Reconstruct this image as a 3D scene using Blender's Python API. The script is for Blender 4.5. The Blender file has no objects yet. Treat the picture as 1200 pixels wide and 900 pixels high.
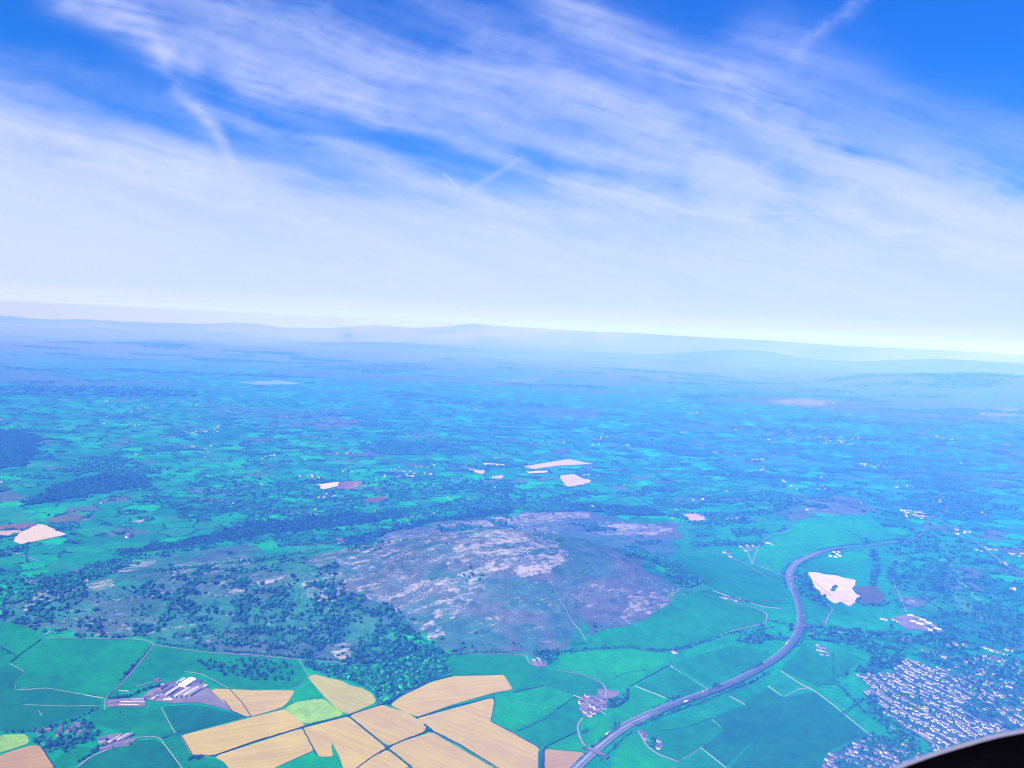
import bpy, math, random
import numpy as np
from mathutils import Matrix, Vector
from mathutils.geometry import delaunay_2d_cdt
random.seed(7); RNG = np.random.default_rng(7)
SC = bpy.context.scene; COL = SC.collection
R = math.radians
# ------------------------------------------------------------------ camera
CAMZ = 1000.0; FPX = 930.0; PITCH = R(4.06); ROLL = R(2.69)
Fw = np.array([0, math.cos(PITCH), -math.sin(PITCH)]); R0 = np.array([1.0, 0, 0]); U0 = np.cross(R0, Fw)
RT = math.cos(ROLL)*R0 + math.sin(ROLL)*U0; UP = -math.sin(ROLL)*R0 + math.cos(ROLL)*U0
cam = bpy.data.cameras.new('camera'); cam.lens = FPX/1200*36; cam.sensor_width = 36
cam.clip_start = 0.05; cam.clip_end = 800000
cam.dof.use_dof = True; cam.dof.focus_distance = 3000; cam.dof.aperture_fstop = 6.0
co = bpy.data.objects.new('camera', cam); COL.objects.link(co)
co.matrix_world = Matrix(((RT[0], UP[0], -Fw[0], 0), (RT[1], UP[1], -Fw[1], 0), (RT[2], UP[2], -Fw[2], CAMZ), (0, 0, 0, 1)))
SC.camera = co
# ------------------------------------------------------------------ world, sun, exposure
SUN_EL, SUN_AZ = R(48), R(218)          # azimuth clockwise from +Y: the sun stands behind and to the left
w = bpy.data.worlds.new('World'); SC.world = w; w.use_nodes = True
nt = w.node_tree; nt.nodes.clear()
sky = nt.nodes.new('ShaderNodeTexSky'); sky.sky_type = 'NISHITA'; sky.sun_disc = False
sky.sun_elevation = SUN_EL; sky.sun_rotation = SUN_AZ; sky.altitude = 1000; sky.air_density = 1.6; sky.dust_density = 0.2; sky.ozone_density = 4.0
bg = nt.nodes.new('ShaderNodeBackground'); bg.inputs['Strength'].default_value = 0.075
wo = nt.nodes.new('ShaderNodeOutputWorld')
tn_ = nt.nodes.new('ShaderNodeMix'); tn_.data_type = 'RGBA'; tn_.blend_type = 'MULTIPLY'; tn_.inputs[0].default_value = 1; tn_.inputs[7].default_value = (.07, .40, 1.10, 1)
nt.links.new(sky.outputs[0], tn_.inputs[6]); nt.links.new(tn_.outputs[2], bg.inputs[0]); nt.links.new(bg.outputs[0], wo.inputs[0])
sl = bpy.data.lights.new('sun', 'SUN'); sl.energy = 5.0; sl.angle = R(0.5); sl.color = (1.0, 0.955, 0.93)
so = bpy.data.objects.new('sun', sl); COL.objects.link(so)
sd = Vector((math.sin(SUN_AZ)*math.cos(SUN_EL), math.cos(SUN_AZ)*math.cos(SUN_EL), math.sin(SUN_EL)))
so.rotation_euler = sd.to_track_quat('Z', 'Y').to_euler(); so.location = (0, 0, 1200)
SC.view_settings.view_transform = 'Standard'; SC.view_settings.look = 'None'
SC.view_settings.gamma = 1.0; SC.view_settings.exposure = 1.06; SC.view_settings.use_curve_mapping = False
SC.render.engine = 'CYCLES'
cy = SC.cycles; cy.use_denoising = True; cy.filter_width = 1.1; cy.max_bounces = 4; cy.diffuse_bounces = 1; cy.glossy_bounces = 1
cy.volume_bounces = 0; cy.transparent_max_bounces = 8; cy.use_adaptive_sampling = True; cy.adaptive_threshold = 0.01
HAZE_DENSITY = 1.8e-4; HAZE_COLOR = (0.047, 0.128, 0.78)
# ------------------------------------------------------------------ helpers
def tag(o, label=None, cat=None, group=None, kind=None):
    if label: o['label'] = label
    if cat: o['category'] = cat
    if group: o['group'] = group
    if kind: o['kind'] = kind
    return o
def empty(name, loc=(0, 0, 0), rz=0, **k):
    o = bpy.data.objects.new(name, None); COL.objects.link(o); o.location = loc; o.rotation_euler = (0, 0, rz); return tag(o, **k)
def npmesh(name, V, Fc, mat, parent=None, attrs=None, smooth=False):
    """V (n,3), Fc (m,3) or (m,4) int arrays, or a list of tuples"""
    me = bpy.data.meshes.new(name)
    if isinstance(Fc, list):
        me.from_pydata([tuple(map(float, v)) for v in V], [], Fc)
    else:
        V = np.ascontiguousarray(V, np.float32); Fc = np.ascontiguousarray(Fc, np.int32); k = Fc.shape[1]
        me.vertices.add(len(V)); me.vertices.foreach_set('co', V.ravel())
        me.loops.add(Fc.size); me.loops.foreach_set('vertex_index', Fc.ravel())
        me.polygons.add(len(Fc)); me.polygons.foreach_set('loop_start', np.arange(0, Fc.size, k, dtype=np.int32))
        me.polygons.foreach_set('loop_total', np.full(len(Fc), k, np.int32))
        me.update(calc_edges=True)
    if smooth: me.polygons.foreach_set('use_smooth', np.ones(len(me.polygons), bool))
    for n, a in (attrs or {}).items():
        a = np.asarray(a, np.float32)
        if a.ndim == 1:
            at = me.attributes.new(n, 'FLOAT', 'POINT'); at.data.foreach_set('value', a)
        else:
            at = me.attributes.new(n, 'FLOAT_COLOR', 'POINT')
            at.data.foreach_set('color', np.concatenate([a, np.ones((len(a), 1), np.float32)], 1).ravel())
    me.materials.append(mat)
    o = bpy.data.objects.new(name, me); COL.objects.link(o)
    if parent: o.parent = parent
    return o
def copy_tree(o, parent=None):
    c = o.copy(); COL.objects.link(c); c.parent = parent
    for ch in o.children: copy_tree(ch, c)
    return c
HT = np.random.default_rng(99).random((256, 256))
def hsh(ix, iy, s=0): return HT[(ix.astype(np.int64)+s*57+s*s*13) & 255, (iy.astype(np.int64)+s*131+s*s*7) & 255]
def vn(x, y, s=0):
    ix = np.floor(x); iy = np.floor(y); fx = x-ix; fy = y-iy
    fx = fx*fx*(3-2*fx); fy = fy*fy*(3-2*fy)
    a = hsh(ix, iy, s); b = hsh(ix+1, iy, s); c = hsh(ix, iy+1, s); d = hsh(ix+1, iy+1, s)
    return (a*(1-fx)+b*fx)*(1-fy) + (c*(1-fx)+d*fx)*fy
def fbm(x, y, o=4, s=0, g=0.5):
    t = 0; a = 1; n = 0
    for i in range(o):
        t = t + a*vn(x*2**i+17.3*i, y*2**i-9.1*i, s+i); n += a; a *= g
    return t/n
def ss(a, b, x):
    t = np.clip((x-a)/(b-a), 0, 1); return t*t*(3-2*t)
def dirs(px, py):
    px = np.asarray(px, float); py = np.asarray(py, float)
    return Fw + ((px-600)/FPX)[..., None]*RT - ((py-450)/FPX)[..., None]*UP
def flat(px, py, z=0):
    d = dirs(px, py); t = (z-CAMZ)/d[..., 2]; return d[..., :2]*t[..., None]
# ------------------------------------------------------------------ terrain height
def azslope(pts):
    d = dirs([p[0] for p in pts], [p[1] for p in pts]); return np.arctan2(d[:, 0], d[:, 1]), d[:, 2]/np.hypot(d[:, 0], d[:, 1])
def ridge(pts, Rk, W, az, r, fade=0.0):
    a, s = azslope(pts); hz = CAMZ + np.interp(az, a, s)*Rk
    return np.maximum(hz, 0)*np.exp(-((r-Rk)/W)**2)
RA = [(-300, 392), (0, 388), (100, 384), (160, 381), (200, 379.5), (240, 379.5), (275, 378), (300, 379.5), (330, 384), (385, 384.5), (420, 382), (440, 380.5), (480, 384), (520, 383), (545, 380), (556, 379), (575, 381.5), (620, 384), (680, 388), (740, 390), (800, 394), (900, 399), (1000, 406), (1100, 410), (1200, 416), (1500, 425)]
RB = [(-300, 400), (0, 395), (50, 396), (85, 401), (105, 403), (150, 399), (200, 402), (260, 406), (330, 409), (400, 411), (470, 415), (540, 420), (620, 428), (700, 424), (760, 416), (800, 413), (840, 411), (870, 410), (900, 412), (940, 420), (1000, 424), (1100, 420), (1200, 426), (1500, 430)]
RC = [(-300, 420), (0, 416), (80, 418), (140, 416), (220, 424), (330, 434), (440, 440), (600, 446), (720, 452), (820, 452), (920, 446), (1000, 439), (1040, 437), (1100, 438), (1150, 436.5), (1200, 440), (1500, 445)]
HB = [((598, 700), 150, 760, 430, -0.06), ((500, 700), 60, 700, 330, 0.1), ((690, 680), 55, 600, 380, 0.1), ((300, 715), 62, 900, 300, 0.12), ((120, 705), 40, 700, 260, 0.2), ((965, 605), 60, 500, 500, 0), ((580, 612), 40, 1400, 300, 0.1)]
HB = [(flat(*c), h, a, b, t) for c, h, a, b, t in HB]
def height_raw(x, y):
    x = np.asarray(x, float); y = np.asarray(y, float)
    r = np.hypot(x, y) + 1; az = np.arctan2(x, y)
    h = (fbm(x/1300, y/1300, 3, 3)-0.5)*26*ss(1900, 4500, r)
    h = h + (fbm(x/600, y/600, 3, 5)-0.5)*8
    for c, hh, a, b, t in HB:
        dx = x-c[0]; dy = y-c[1]; u = dx*math.cos(t)+dy*math.sin(t); v = -dx*math.sin(t)+dy*math.cos(t)
        v = v*np.where(v > 0, 1.25, 0.9)
        q = (u/a)**2 + (v/b)**2
        h = h + hh*np.exp(-q)
    hillm = np.exp(-(((x-HB[0][0][0])/1100)**2 + ((y-HB[0][0][1])/520)**2))
    h = h + hillm*(fbm(x/160, y/90, 4, 9)-0.5)*26
    far = ss(7000, 26000, r)
    h = h + far*(fbm(x/4200, y/4200, 4, 21)**2)*420*(1-ss(60000, 72000, r))
    n = 0.86+0.28*fbm(x/2500, y/2500, 4, 31)
    rg = np.maximum(ridge(RC, 21000, 3000, az, r), np.maximum(ridge(RB, 31000, 4200, az, r), ridge(RA, 46000, 6500, az, r)))
    n = np.where(np.abs(r-31000) < 1500, 1.0, n)*0+1
    h = np.maximum(h, rg*(1-0.0*n))
    sm = rg*ss(0.2, 0.7, rg/(rg.max()+1e-6) if np.size(rg) else 0)
    gull = (fbm(x/1500, y/1500, 4, 41)-0.5)*(0.28*rg)*(1-np.exp(-((r-46000)/1800)**2)-np.exp(-((r-31000)/1200)**2)-np.exp(-((r-21000)/900)**2))
    return h + gull*(r > 12000)
rr = [30., 300., 600., 900., 1100.]; r_ = 1250.
while r_ < 62000: rr.append(r_); r_ += max(3.5, min(r_*r_/(FPX*CAMZ)*1.15, .008*r_))
rr += [64000.]
rr = np.array(rr); aa = np.radians(np.linspace(-60, 60, 1250))
A, RR = np.meshgrid(aa, rr); GX = (np.sin(A)*RR).ravel(); GY_ = (np.cos(A)*RR).ravel(); GZ = height_raw(GX, GY_)
GZ2 = GZ.reshape(len(rr), len(aa))
def height(x, y):
    """height of the ground sheet itself, read off its vertices"""
    x = np.asarray(x, float); y = np.asarray(y, float); r = np.clip(np.hypot(x, y), rr[0], rr[-1]-1); a = np.clip((np.arctan2(x, y)-aa[0])/(aa[1]-aa[0]), 0, len(aa)-1.001)
    i = np.clip(np.searchsorted(rr, r, side='right')-1, 0, len(rr)-2); j = a.astype(int); fr = (r-rr[i])/(rr[i+1]-rr[i]); fa = a-j
    return (GZ2[i, j]*(1-fa)+GZ2[i, j+1]*fa)*(1-fr)+(GZ2[i+1, j]*(1-fa)+GZ2[i+1, j+1]*fa)*fr
TS = np.concatenate([np.linspace(1200, 6000, 260), np.geomspace(6050, 66000, 260)])
def hit(pts, lift=0.0):
    """pixels of the 1200x900 photograph -> points on the terrain (n,3)"""
    pts = np.asarray(pts, float).reshape(-1, 2); d = dirs(pts[:, 0], pts[:, 1]); hd = np.hypot(d[:, 0], d[:, 1])
    d = d/hd[:, None]
    X = d[:, 0:1]*TS; Y = d[:, 1:2]*TS; Z = CAMZ + d[:, 2:3]*TS
    below = Z < height(X, Y)
    i = np.where(below.any(1), below.argmax(1), len(TS)-1); i = np.maximum(i, 1)
    a = TS[i-1]; b = TS[i]
    for _ in range(14):
        m = (a+b)/2; bl = CAMZ + d[:, 2]*m < height(d[:, 0]*m, d[:, 1]*m)
        b = np.where(bl, m, b); a = np.where(bl, a, m)
    x = d[:, 0]*b; y = d[:, 1]*b
    return np.stack([x, y, height(x, y)+lift], 1)
def resample(P, step):
    P = np.asarray(P, float); s = np.concatenate([[0], np.cumsum(np.hypot(*(np.diff(P[:, :2], axis=0).T)))])
    n = max(2, int(s[-1]/step)+1); t = np.linspace(0, s[-1], n)
    return np.stack([np.interp(t, s, P[:, 0]), np.interp(t, s, P[:, 1])], 1)
def spline(P, k=8):
    P = np.asarray(P, float)
    if len(P) < 3: return P
    Q = np.vstack([2*P[0]-P[1], P, 2*P[-1]-P[-2]]); out = []
    for i in range(1, len(Q)-2):
        for t in np.linspace(0, 1, k, endpoint=False):
            a, b, c, d = Q[i-1], Q[i], Q[i+1], Q[i+2]
            out.append(0.5*((2*b)+(-a+c)*t+(2*a-5*b+4*c-d)*t*t+(-a+3*b-3*c+d)*t**3))
    out.append(Q[-2]); return np.array(out)
def inpoly(x, y, P):
    m = np.zeros(x.shape, bool)
    bb = (x >= P[:, 0].min()) & (x <= P[:, 0].max()) & (y >= P[:, 1].min()) & (y <= P[:, 1].max())
    if not bb.any(): return m
    xs = x[bb]; ys = y[bb]; c = np.zeros(xs.shape, bool); n = len(P)
    for i in range(n):
        x0, y0 = P[i, :2]; x1, y1 = P[(i+1) % n, :2]
        if y0 == y1: continue
        c ^= ((y0 > ys) != (y1 > ys)) & (xs < (x1-x0)*(ys-y0)/(y1-y0)+x0)
    m[bb] = c; return m
# ------------------------------------------------------------------ materials
MATS = {}
def mat(name, color=(.5, .5, .5), rough=0.9, attr=None, noise=None, spec=0.1, metallic=0.0):
    m = bpy.data.materials.new(name); m.use_nodes = True; t = m.node_tree; b = t.nodes['Principled BSDF']
    b.inputs['Roughness'].default_value = rough; b.inputs['Specular IOR Level'].default_value = spec; b.inputs['Metallic'].default_value = metallic
    src = None
    if attr:
        a = t.nodes.new('ShaderNodeAttribute'); a.attribute_name = attr; src = a.outputs['Color']
    if noise:
        tc = t.nodes.new('ShaderNodeTexCoord')
        prev = src
        for sc_, amt in noise:
            nz = t.nodes.new('ShaderNodeTexNoise'); nz.inputs['Scale'].default_value = sc_; nz.inputs['Detail'].default_value = 5; nz.inputs['Roughness'].default_value = .6
            t.links.new(tc.outputs['Object'], nz.inputs['Vector'])
            mr = t.nodes.new('ShaderNodeMapRange'); mr.inputs['From Min'].default_value = .3; mr.inputs['From Max'].default_value = .7
            mr.inputs['To Min'].default_value = 1-amt; mr.inputs['To Max'].default_value = 1+amt
            t.links.new(nz.outputs['Fac'], mr.inputs['Value'])
            mx = t.nodes.new('ShaderNodeVectorMath'); mx.operation = 'SCALE'
            if prev is None: mx.inputs[0].default_value = color
            else: t.links.new(prev, mx.inputs[0])
            t.links.new(mr.outputs[0], mx.inputs['Scale']); prev = mx.outputs[0]
        src = prev
    if src is not None: t.links.new(src, b.inputs['Base Color'])
    else: b.inputs['Base Color'].default_value = (*color, 1)
    MATS[name] = m; return m
def ground_mat():
    m = mat('ground', attr='col', rough=1.0, spec=0.0, noise=[(0.004, .16), (0.03, .28), (0.15, .3)])
    t = m.node_tree; b = t.nodes['Principled BSDF']; src = b.inputs['Base Color'].links[0].from_socket
    tc = t.nodes.new('ShaderNodeTexCoord'); at = t.nodes.new('ShaderNodeAttribute'); at.attribute_name = 'rock'
    fac = []
    pa = flat((400, 560), (672, 628), 100); ang = math.atan2(pa[1][1]-pa[0][1], pa[1][0]-pa[0][0])
    for scl, rot, det in (((.006, .03, .02), -ang*.5, 9), ((.035, .05, .03), -ang*.3, 9)):
        mp = t.nodes.new('ShaderNodeMapping'); mp.inputs['Rotation'].default_value = (0, 0, rot); m2 = t.nodes.new('ShaderNodeMapping'); m2.inputs['Scale'].default_value = scl
        nz = t.nodes.new('ShaderNodeTexNoise'); nz.inputs['Scale'].default_value = 1; nz.inputs['Detail'].default_value = det; nz.inputs['Roughness'].default_value = .7; nz.inputs['Distortion'].default_value = .5
        t.links.new(tc.outputs['Object'], mp.inputs['Vector']); t.links.new(mp.outputs[0], m2.inputs['Vector']); t.links.new(m2.outputs[0], nz.inputs['Vector']); fac.append(nz.outputs['Fac'])
    ad = t.nodes.new('ShaderNodeMath'); ad.operation = 'ADD'; t.links.new(fac[0], ad.inputs[0]); t.links.new(fac[1], ad.inputs[1])
    a2 = t.nodes.new('ShaderNodeMath'); a2.operation = 'ADD'; t.links.new(ad.outputs[0], a2.inputs[0]); t.links.new(at.outputs['Fac'], a2.inputs[1])
    mr = t.nodes.new('ShaderNodeMapRange'); mr.inputs['From Min'].default_value = 1.54; mr.inputs['From Max'].default_value = 1.72
    t.links.new(a2.outputs[0], mr.inputs['Value'])
    mx = t.nodes.new('ShaderNodeMix'); mx.data_type = 'RGBA'
    t.links.new(mr.outputs[0], mx.inputs[0]); t.links.new(src, mx.inputs[6]); mx.inputs[7].default_value = (.245, .22, .23, 1)
    t.links.new(mx.outputs[2], b.inputs['Base Color']); return m
def stripe_mat(name, c1, c2, ang, period=14.0):
    m = mat(name, rough=1, spec=0); t = m.node_tree; b = t.nodes['Principled BSDF']
    tc = t.nodes.new('ShaderNodeTexCoord'); mp = t.nodes.new('ShaderNodeMapping'); mp.inputs['Rotation'].default_value = (0, 0, ang)
    sc = t.nodes.new('ShaderNodeMapping'); sc.inputs['Scale'].default_value = (0.0025, 1/period, 0)
    nz = t.nodes.new('ShaderNodeTexNoise'); nz.inputs['Scale'].default_value = 1; nz.inputs['Detail'].default_value = 4; nz.inputs['Roughness'].default_value = .7; nz.inputs['Distortion'].default_value = .15
    n2 = t.nodes.new('ShaderNodeTexNoise'); n2.inputs['Scale'].default_value = .014; n2.inputs['Detail'].default_value = 6
    t.links.new(tc.outputs['Object'], mp.inputs[0]); t.links.new(mp.outputs[0], sc.inputs[0]); t.links.new(sc.outputs[0], nz.inputs['Vector']); t.links.new(tc.outputs['Object'], n2.inputs['Vector'])
    av = t.nodes.new('ShaderNodeMath'); av.operation = 'MULTIPLY_ADD'; av.inputs[1].default_value = .45; t.links.new(n2.outputs['Fac'], av.inputs[0]); t.links.new(nz.outputs['Fac'], av.inputs[2])
    mr = t.nodes.new('ShaderNodeMapRange'); mr.inputs['From Min'].default_value = .58; mr.inputs['From Max'].default_value = .88
    t.links.new(av.outputs[0], mr.inputs['Value']); mx = t.nodes.new('ShaderNodeMix'); mx.data_type = 'RGBA'
    mx.inputs[6].default_value = (*c1, 1); mx.inputs[7].default_value = (*c2, 1); t.links.new(mr.outputs[0], mx.inputs[0]); t.links.new(mx.outputs[2], b.inputs['Base Color'])
    return m
M_ground = ground_mat()
M_tree = mat('foliage', attr='col', rough=1, spec=0, noise=[(0.35, .35)])
M_hedge = mat('hedge_leaves', color=(.008, .035, .022), rough=1, spec=0, noise=[(0.2, .4)])
M_trunk = mat('bark', color=(.09, .07, .05), noise=[(2, .3)])
M_wall = mat('dry_stone', color=(.25, .24, .24), rough=.95, noise=[(0.3, .25)])
M_road = mat('motorway_asphalt', color=(.07, .09, .12), rough=.9, noise=[(0.03, .08), (.4, .08)])
M_lane = mat('lane_surface', color=(.17, .17, .18), rough=.95, noise=[(0.05, .2)])
M_paint = mat('road_paint', color=(.8, .8, .8), rough=.7, noise=[(.3, .08)])
M_verge = mat('verge_grass', color=(.035, .065, .06), rough=1, noise=[(.04, .3), (.2, .3)])
M_render = mat('white_render', color=(.50, .48, .46), rough=.8, noise=[(.4, .06)])
M_rough = mat('grey_render', color=(.30, .28, .29), rough=.85, noise=[(.4, .1)])
M_stone = mat('grey_stone', color=(.20, .18, .18), rough=.9, noise=[(.5, .2)])
M_slate = mat('slate_roof', color=(.06, .055, .11), rough=.6, spec=.3, noise=[(.5, .2)])
M_slate2 = mat('tile_roof', color=(.12, .095, .11), rough=.7, spec=.3, noise=[(.5, .2)])
M_tin = mat('sheet_roof', color=(.17, .16, .21), rough=.55, spec=.4, noise=[(.15, .15)])
M_tinp = mat('weathered_sheet_roof', color=(.40, .37, .42), rough=.55, spec=.3, noise=[(.15, .15)])
M_tinw = mat('pale_sheet_roof', color=(.55, .55, .57), rough=.5, spec=.4, noise=[(.15, .06)])
M_yard = mat('farmyard_concrete', color=(.12, .10, .115), rough=.95, noise=[(.03, .25), (.2, .2)])
M_conc = mat('bridge_concrete', color=(.10, .10, .12), rough=.9, noise=[(.3, .12)])
M_dark = mat('dark_rubber', color=(.02, .02, .02), rough=.8, noise=[(3, .1)])
M_white = mat('white_paint', color=(.8, .8, .8), rough=.35, spec=.5, noise=[(1, .03)])
M_red = mat('red_paint', color=(.4, .03, .02), rough=.35, spec=.5, noise=[(1, .03)])
M_blue = mat('blue_paint', color=(.04, .08, .3), rough=.35, spec=.5, noise=[(1, .03)])
M_glass = mat('dark_glass', color=(.03, .04, .05), rough=.1, spec=.5)
M_bale = mat('bale_wrap', color=(.75, .75, .74), rough=.5, noise=[(1, .05)])
# ------------------------------------------------------------------ traced land cover (pixels of the photograph)
GR = (.010, .170, .060); GD = (.010, .120, .058); GB = (.014, .235, .055); GY = (.19, .40, .02)
GOLD = ((.52, .39, .19), (.64, .53, .12)); GOLDP = ((.50, .37, .23), (.60, .49, .18)); OCH = ((.44, .40, .14), (.50, .52, .08)); TAN = ((.42, .27, .19), (.52, .36, .17))
FIELDS = [  # polygon, colour or pair, stripe angle in degrees (None = plain)
 ([(0,728),(30,735),(48,748),(10,778),(0,779)], GR, None),
 ([(55,748),(162,750),(178,756),(148,795),(125,818),(95,812),(55,806),(20,808),(28,787),(12,779),(50,753)], GR, None),
 ([(0,781),(10,780),(27,787),(17,800),(20,810),(55,807),(95,814),(118,821),(114,830),(80,841),(40,855),(0,857)], GD, None),
 ([(183,757),(300,770),(350,775),(361,791),(345,805),(300,808),(262,807),(250,798),(235,790),(215,788),(190,795),(168,803),(128,815),(150,793)], GR, None),
 ([(102,831),(125,829),(189,831),(203,859),(188,866),(150,861),(108,846)], GR, None),
 ([(192,829),(225,826),(272,836),(285,841),(212,861),(205,857)], GD, None),
 ([(90,900),(115,886),(150,870),(180,867),(190,872),(212,900)], GD, None),
 ([(191,868),(205,860),(212,864),(224,886),(250,890),(266,894),(268,900),(215,900)], GR, None),
 ([(65,888),(95,873),(112,880),(90,897),(65,900)], GR, None),
 ([(0,862),(30,861),(35,871),(0,883)], GY, None),
 ([(0,886),(38,874),(47,876),(63,900),(0,900)], TAN, 20),
 ([(249,808),(300,810),(335,810),(345,810),(342,817),(330,829),(300,838),(290,840),(272,833),(262,822),(252,815)], GOLDP, 20),
 ([(213,863),(290,843),(335,832),(345,839),(356,851),(300,867),(252,884),(240,887),(226,885)], GOLD, 22),
 ([(253,887),(352,855),(367,879),(322,899),(318,903),(272,903),(264,893)], GOLD, 22),
 ([(333,831),(347,823),(378,819),(403,838),(358,849)], GY, 25),
 ([(348,807),(361,796),(379,818),(347,822),(334,829)], GB, None),
 ([(362,794),(368,791),(386,796),(400,799),(408,804),(425,808),(435,814),(440,823),(409,837),(397,832),(380,815)], OCH, -30),
 ([(354,855),(407,841),(451,877),(419,902),(404,902),(399,886),(389,869),(387,874),(391,886),(376,887),(372,883)], GOLD, -32),
 ([(367,882),(374,888),(385,889),(391,887),(388,873),(397,887),(402,902),(325,902)], GB, None),
 ([(411,839),(448,827),(458,831),(475,835),(499,852),(494,859),(475,866),(455,874)], GOLDP, -35),
 ([(459,826),(475,815),(505,801),(530,794),(592,792),(600,808),(576,812),(525,827),(489,840),(478,835),(466,830)], GOLDP, 14),
 ([(489,843),(576,819),(578,822),(574,846),(600,859),(631,878),(629,902),(586,902),(540,873),(506,855)], GOLDP, -32),
 ([(457,877),(475,869),(498,862),(505,859),(579,902),(487,902)], GOLDP, -32),
 ([(453,880),(479,900),(421,901)], GOLD, -30),
 ([(638,879),(684,883),(670,902),(640,902)], TAN, 20),
 ([(631,880),(636,880),(638,902),(631,902)], GD, None),
 ([(579,813),(603,813),(637,805),(670,815),(653,829),(600,857),(576,846),(580,822)], GB, None),
 ([(602,859),(655,832),(674,818),(684,821),(680,845),(675,858),(637,876),(632,876)], GR, None),
 ([(639,877),(676,860),(681,869),(688,882)], GB, None),
 ([(527,768),(600,769),(616,771),(627,783),(650,788),(680,792),(704,801),(709,810),(690,814),(673,815),(637,803),(603,811),(590,790),(532,791),(522,778)], GR, None),
 ([(655,769),(700,763),(735,763),(770,766),(790,768),(785,779),(760,787),(745,802),(730,807),(712,806),(700,796),(672,788),(652,784)], GB, None),
 ([(747,803),(787,782),(817,801),(830,809),(815,819),(795,815),(782,818)], GR, None),
 ([(742,806),(784,821),(765,835),(745,842),(722,848),(715,834),(732,826),(738,816)], GB, None),
 ([(790,778),(860,757),(900,763),(900,783),(880,789),(846,804),(833,807)], GR, None),
 ([(684,842),(710,838),(727,848),(712,861),(700,874),(690,879),(681,863),(679,847)], GB, None),
 ([(716,897),(731,864),(748,860),(757,874),(790,895),(794,902),(716,902)], GB, None),
 ([(750,856),(790,842),(832,842),(848,856),(820,876),(792,890),(770,880)], GR, None),
 ([(836,842),(870,827),(888,835),(900,850),(880,870),(850,898),(822,876),(849,857)], GD, None),
 ([(795,902),(822,878),(848,900),(850,902)], GR, None),
 ([(872,826),(900,806),(918,818),(955,812),(988,838),(1015,860),(968,882),(960,902),(855,902),(882,870),(902,850)], GD, None),
 ([(703,739),(745,733),(790,706),(830,690),(870,708),(897,720),(897,730),(860,739),(843,745),(800,758),(760,762),(720,759),(685,754)], GR, None),
 ([(915,785),(945,752),(990,765),(1010,772),(990,790),(960,806)], GR, None),
 ([(893,640),(940,610),(1000,607),(1020,622),(1010,637),(965,643),(930,657),(915,672),(895,668),(885,655)], GB, None),
 ([(800,640),(835,645),(915,678),(920,700),(905,712),(870,704),(835,690),(800,668),(790,650)], GR, None),
 ([(941,700),(975,716),(967,733),(943,722)], GR, None),
 ([(946,656),(985,660),(1000,668),(985,674),(950,670),(935,662)], GR, None),
 ([(990,645),(1014,650),(1018,660),(1003,664),(988,658)], GB, None),
 ([(947,672),(956,671),(967,674),(980,675),(989,678),(1002,680),(1001,686),(997,690),(1002,696),(1008,699),(1001,706),(995,711),(985,705),(978,708),(968,700),(962,699),(961,693),(954,687),(952,679)], ((.86,.76,.66), (.66,.52,.46)), 10),
 ([(1001,688),(1025,687),(1037,698),(1033,708),(1009,709),(1009,699),(1002,693)], (.06,.09,.12), None),
 ([(17,635),(20,627),(43,615),(52,616),(77,627),(25,638)], ((.74,.62,.48), (.66,.52,.42)), 10),
 ([(0,623),(20,622),(26,623),(10,628),(0,628)], ((.6,.42,.38), (.55,.38,.34)), 10),
 ([(0,616),(40,613),(44,616),(25,621),(0,621)], (.14,.10,.17), None),
 ([(53,609),(85,601),(99,605),(90,611),(65,614)], (.08,.12,.15), None),
 ([(614,547),(650,541),(666,538.5),(695,544),(655,546),(625,550)], ((.66,.56,.6), (.56,.47,.46)), 5),
 ([(617,553),(642,552),(640,554),(620,555)], ((.8,.65,.55), (.7,.6,.5)), 5),
 ([(656,558),(672,556),(682,561),(692,563),(690,567),(665,571),(658,562)], ((.66,.55,.5), (.56,.46,.44)), 5),
 ([(549,550),(568,552),(566,556),(560,555)], ((.66,.55,.5), (.56,.46,.44)), 5),
 ([(577,559),(590,557),(588,561),(577,561)], ((.66,.55,.5), (.56,.46,.44)), 5),
 ([(566,543),(592,544.5),(591,546),(568,545)], ((.7,.62,.5), (.7,.6,.5)), 5),
 ([(371,568),(400,565),(396,570),(378,574)], ((.82,.66,.5), (.75,.6,.5)), 5),
 ([(401,565),(425,564),(420,574),(385,574),(397,571)], (.15,.11,.19), None),
 ([(425,585),(450,582),(455,584),(435,591)], (.12,.08,.17), None),
 ([(800,603),(815,602),(827,606),(825,611),(810,611),(803,607)], ((.66,.45,.42), (.6,.4,.38)), 5),
 ([(848,608),(868,606),(868,608),(852,610)], ((.5,.35,.36), (.5,.35,.36)), 5),
 ([(155,612),(170,609),(165,613)], ((.4,.4,.4), (.4,.4,.4)), 5),
]
FP = [(hit(p)[:, :2], c, a) for p, c, a in FIELDS]
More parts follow.
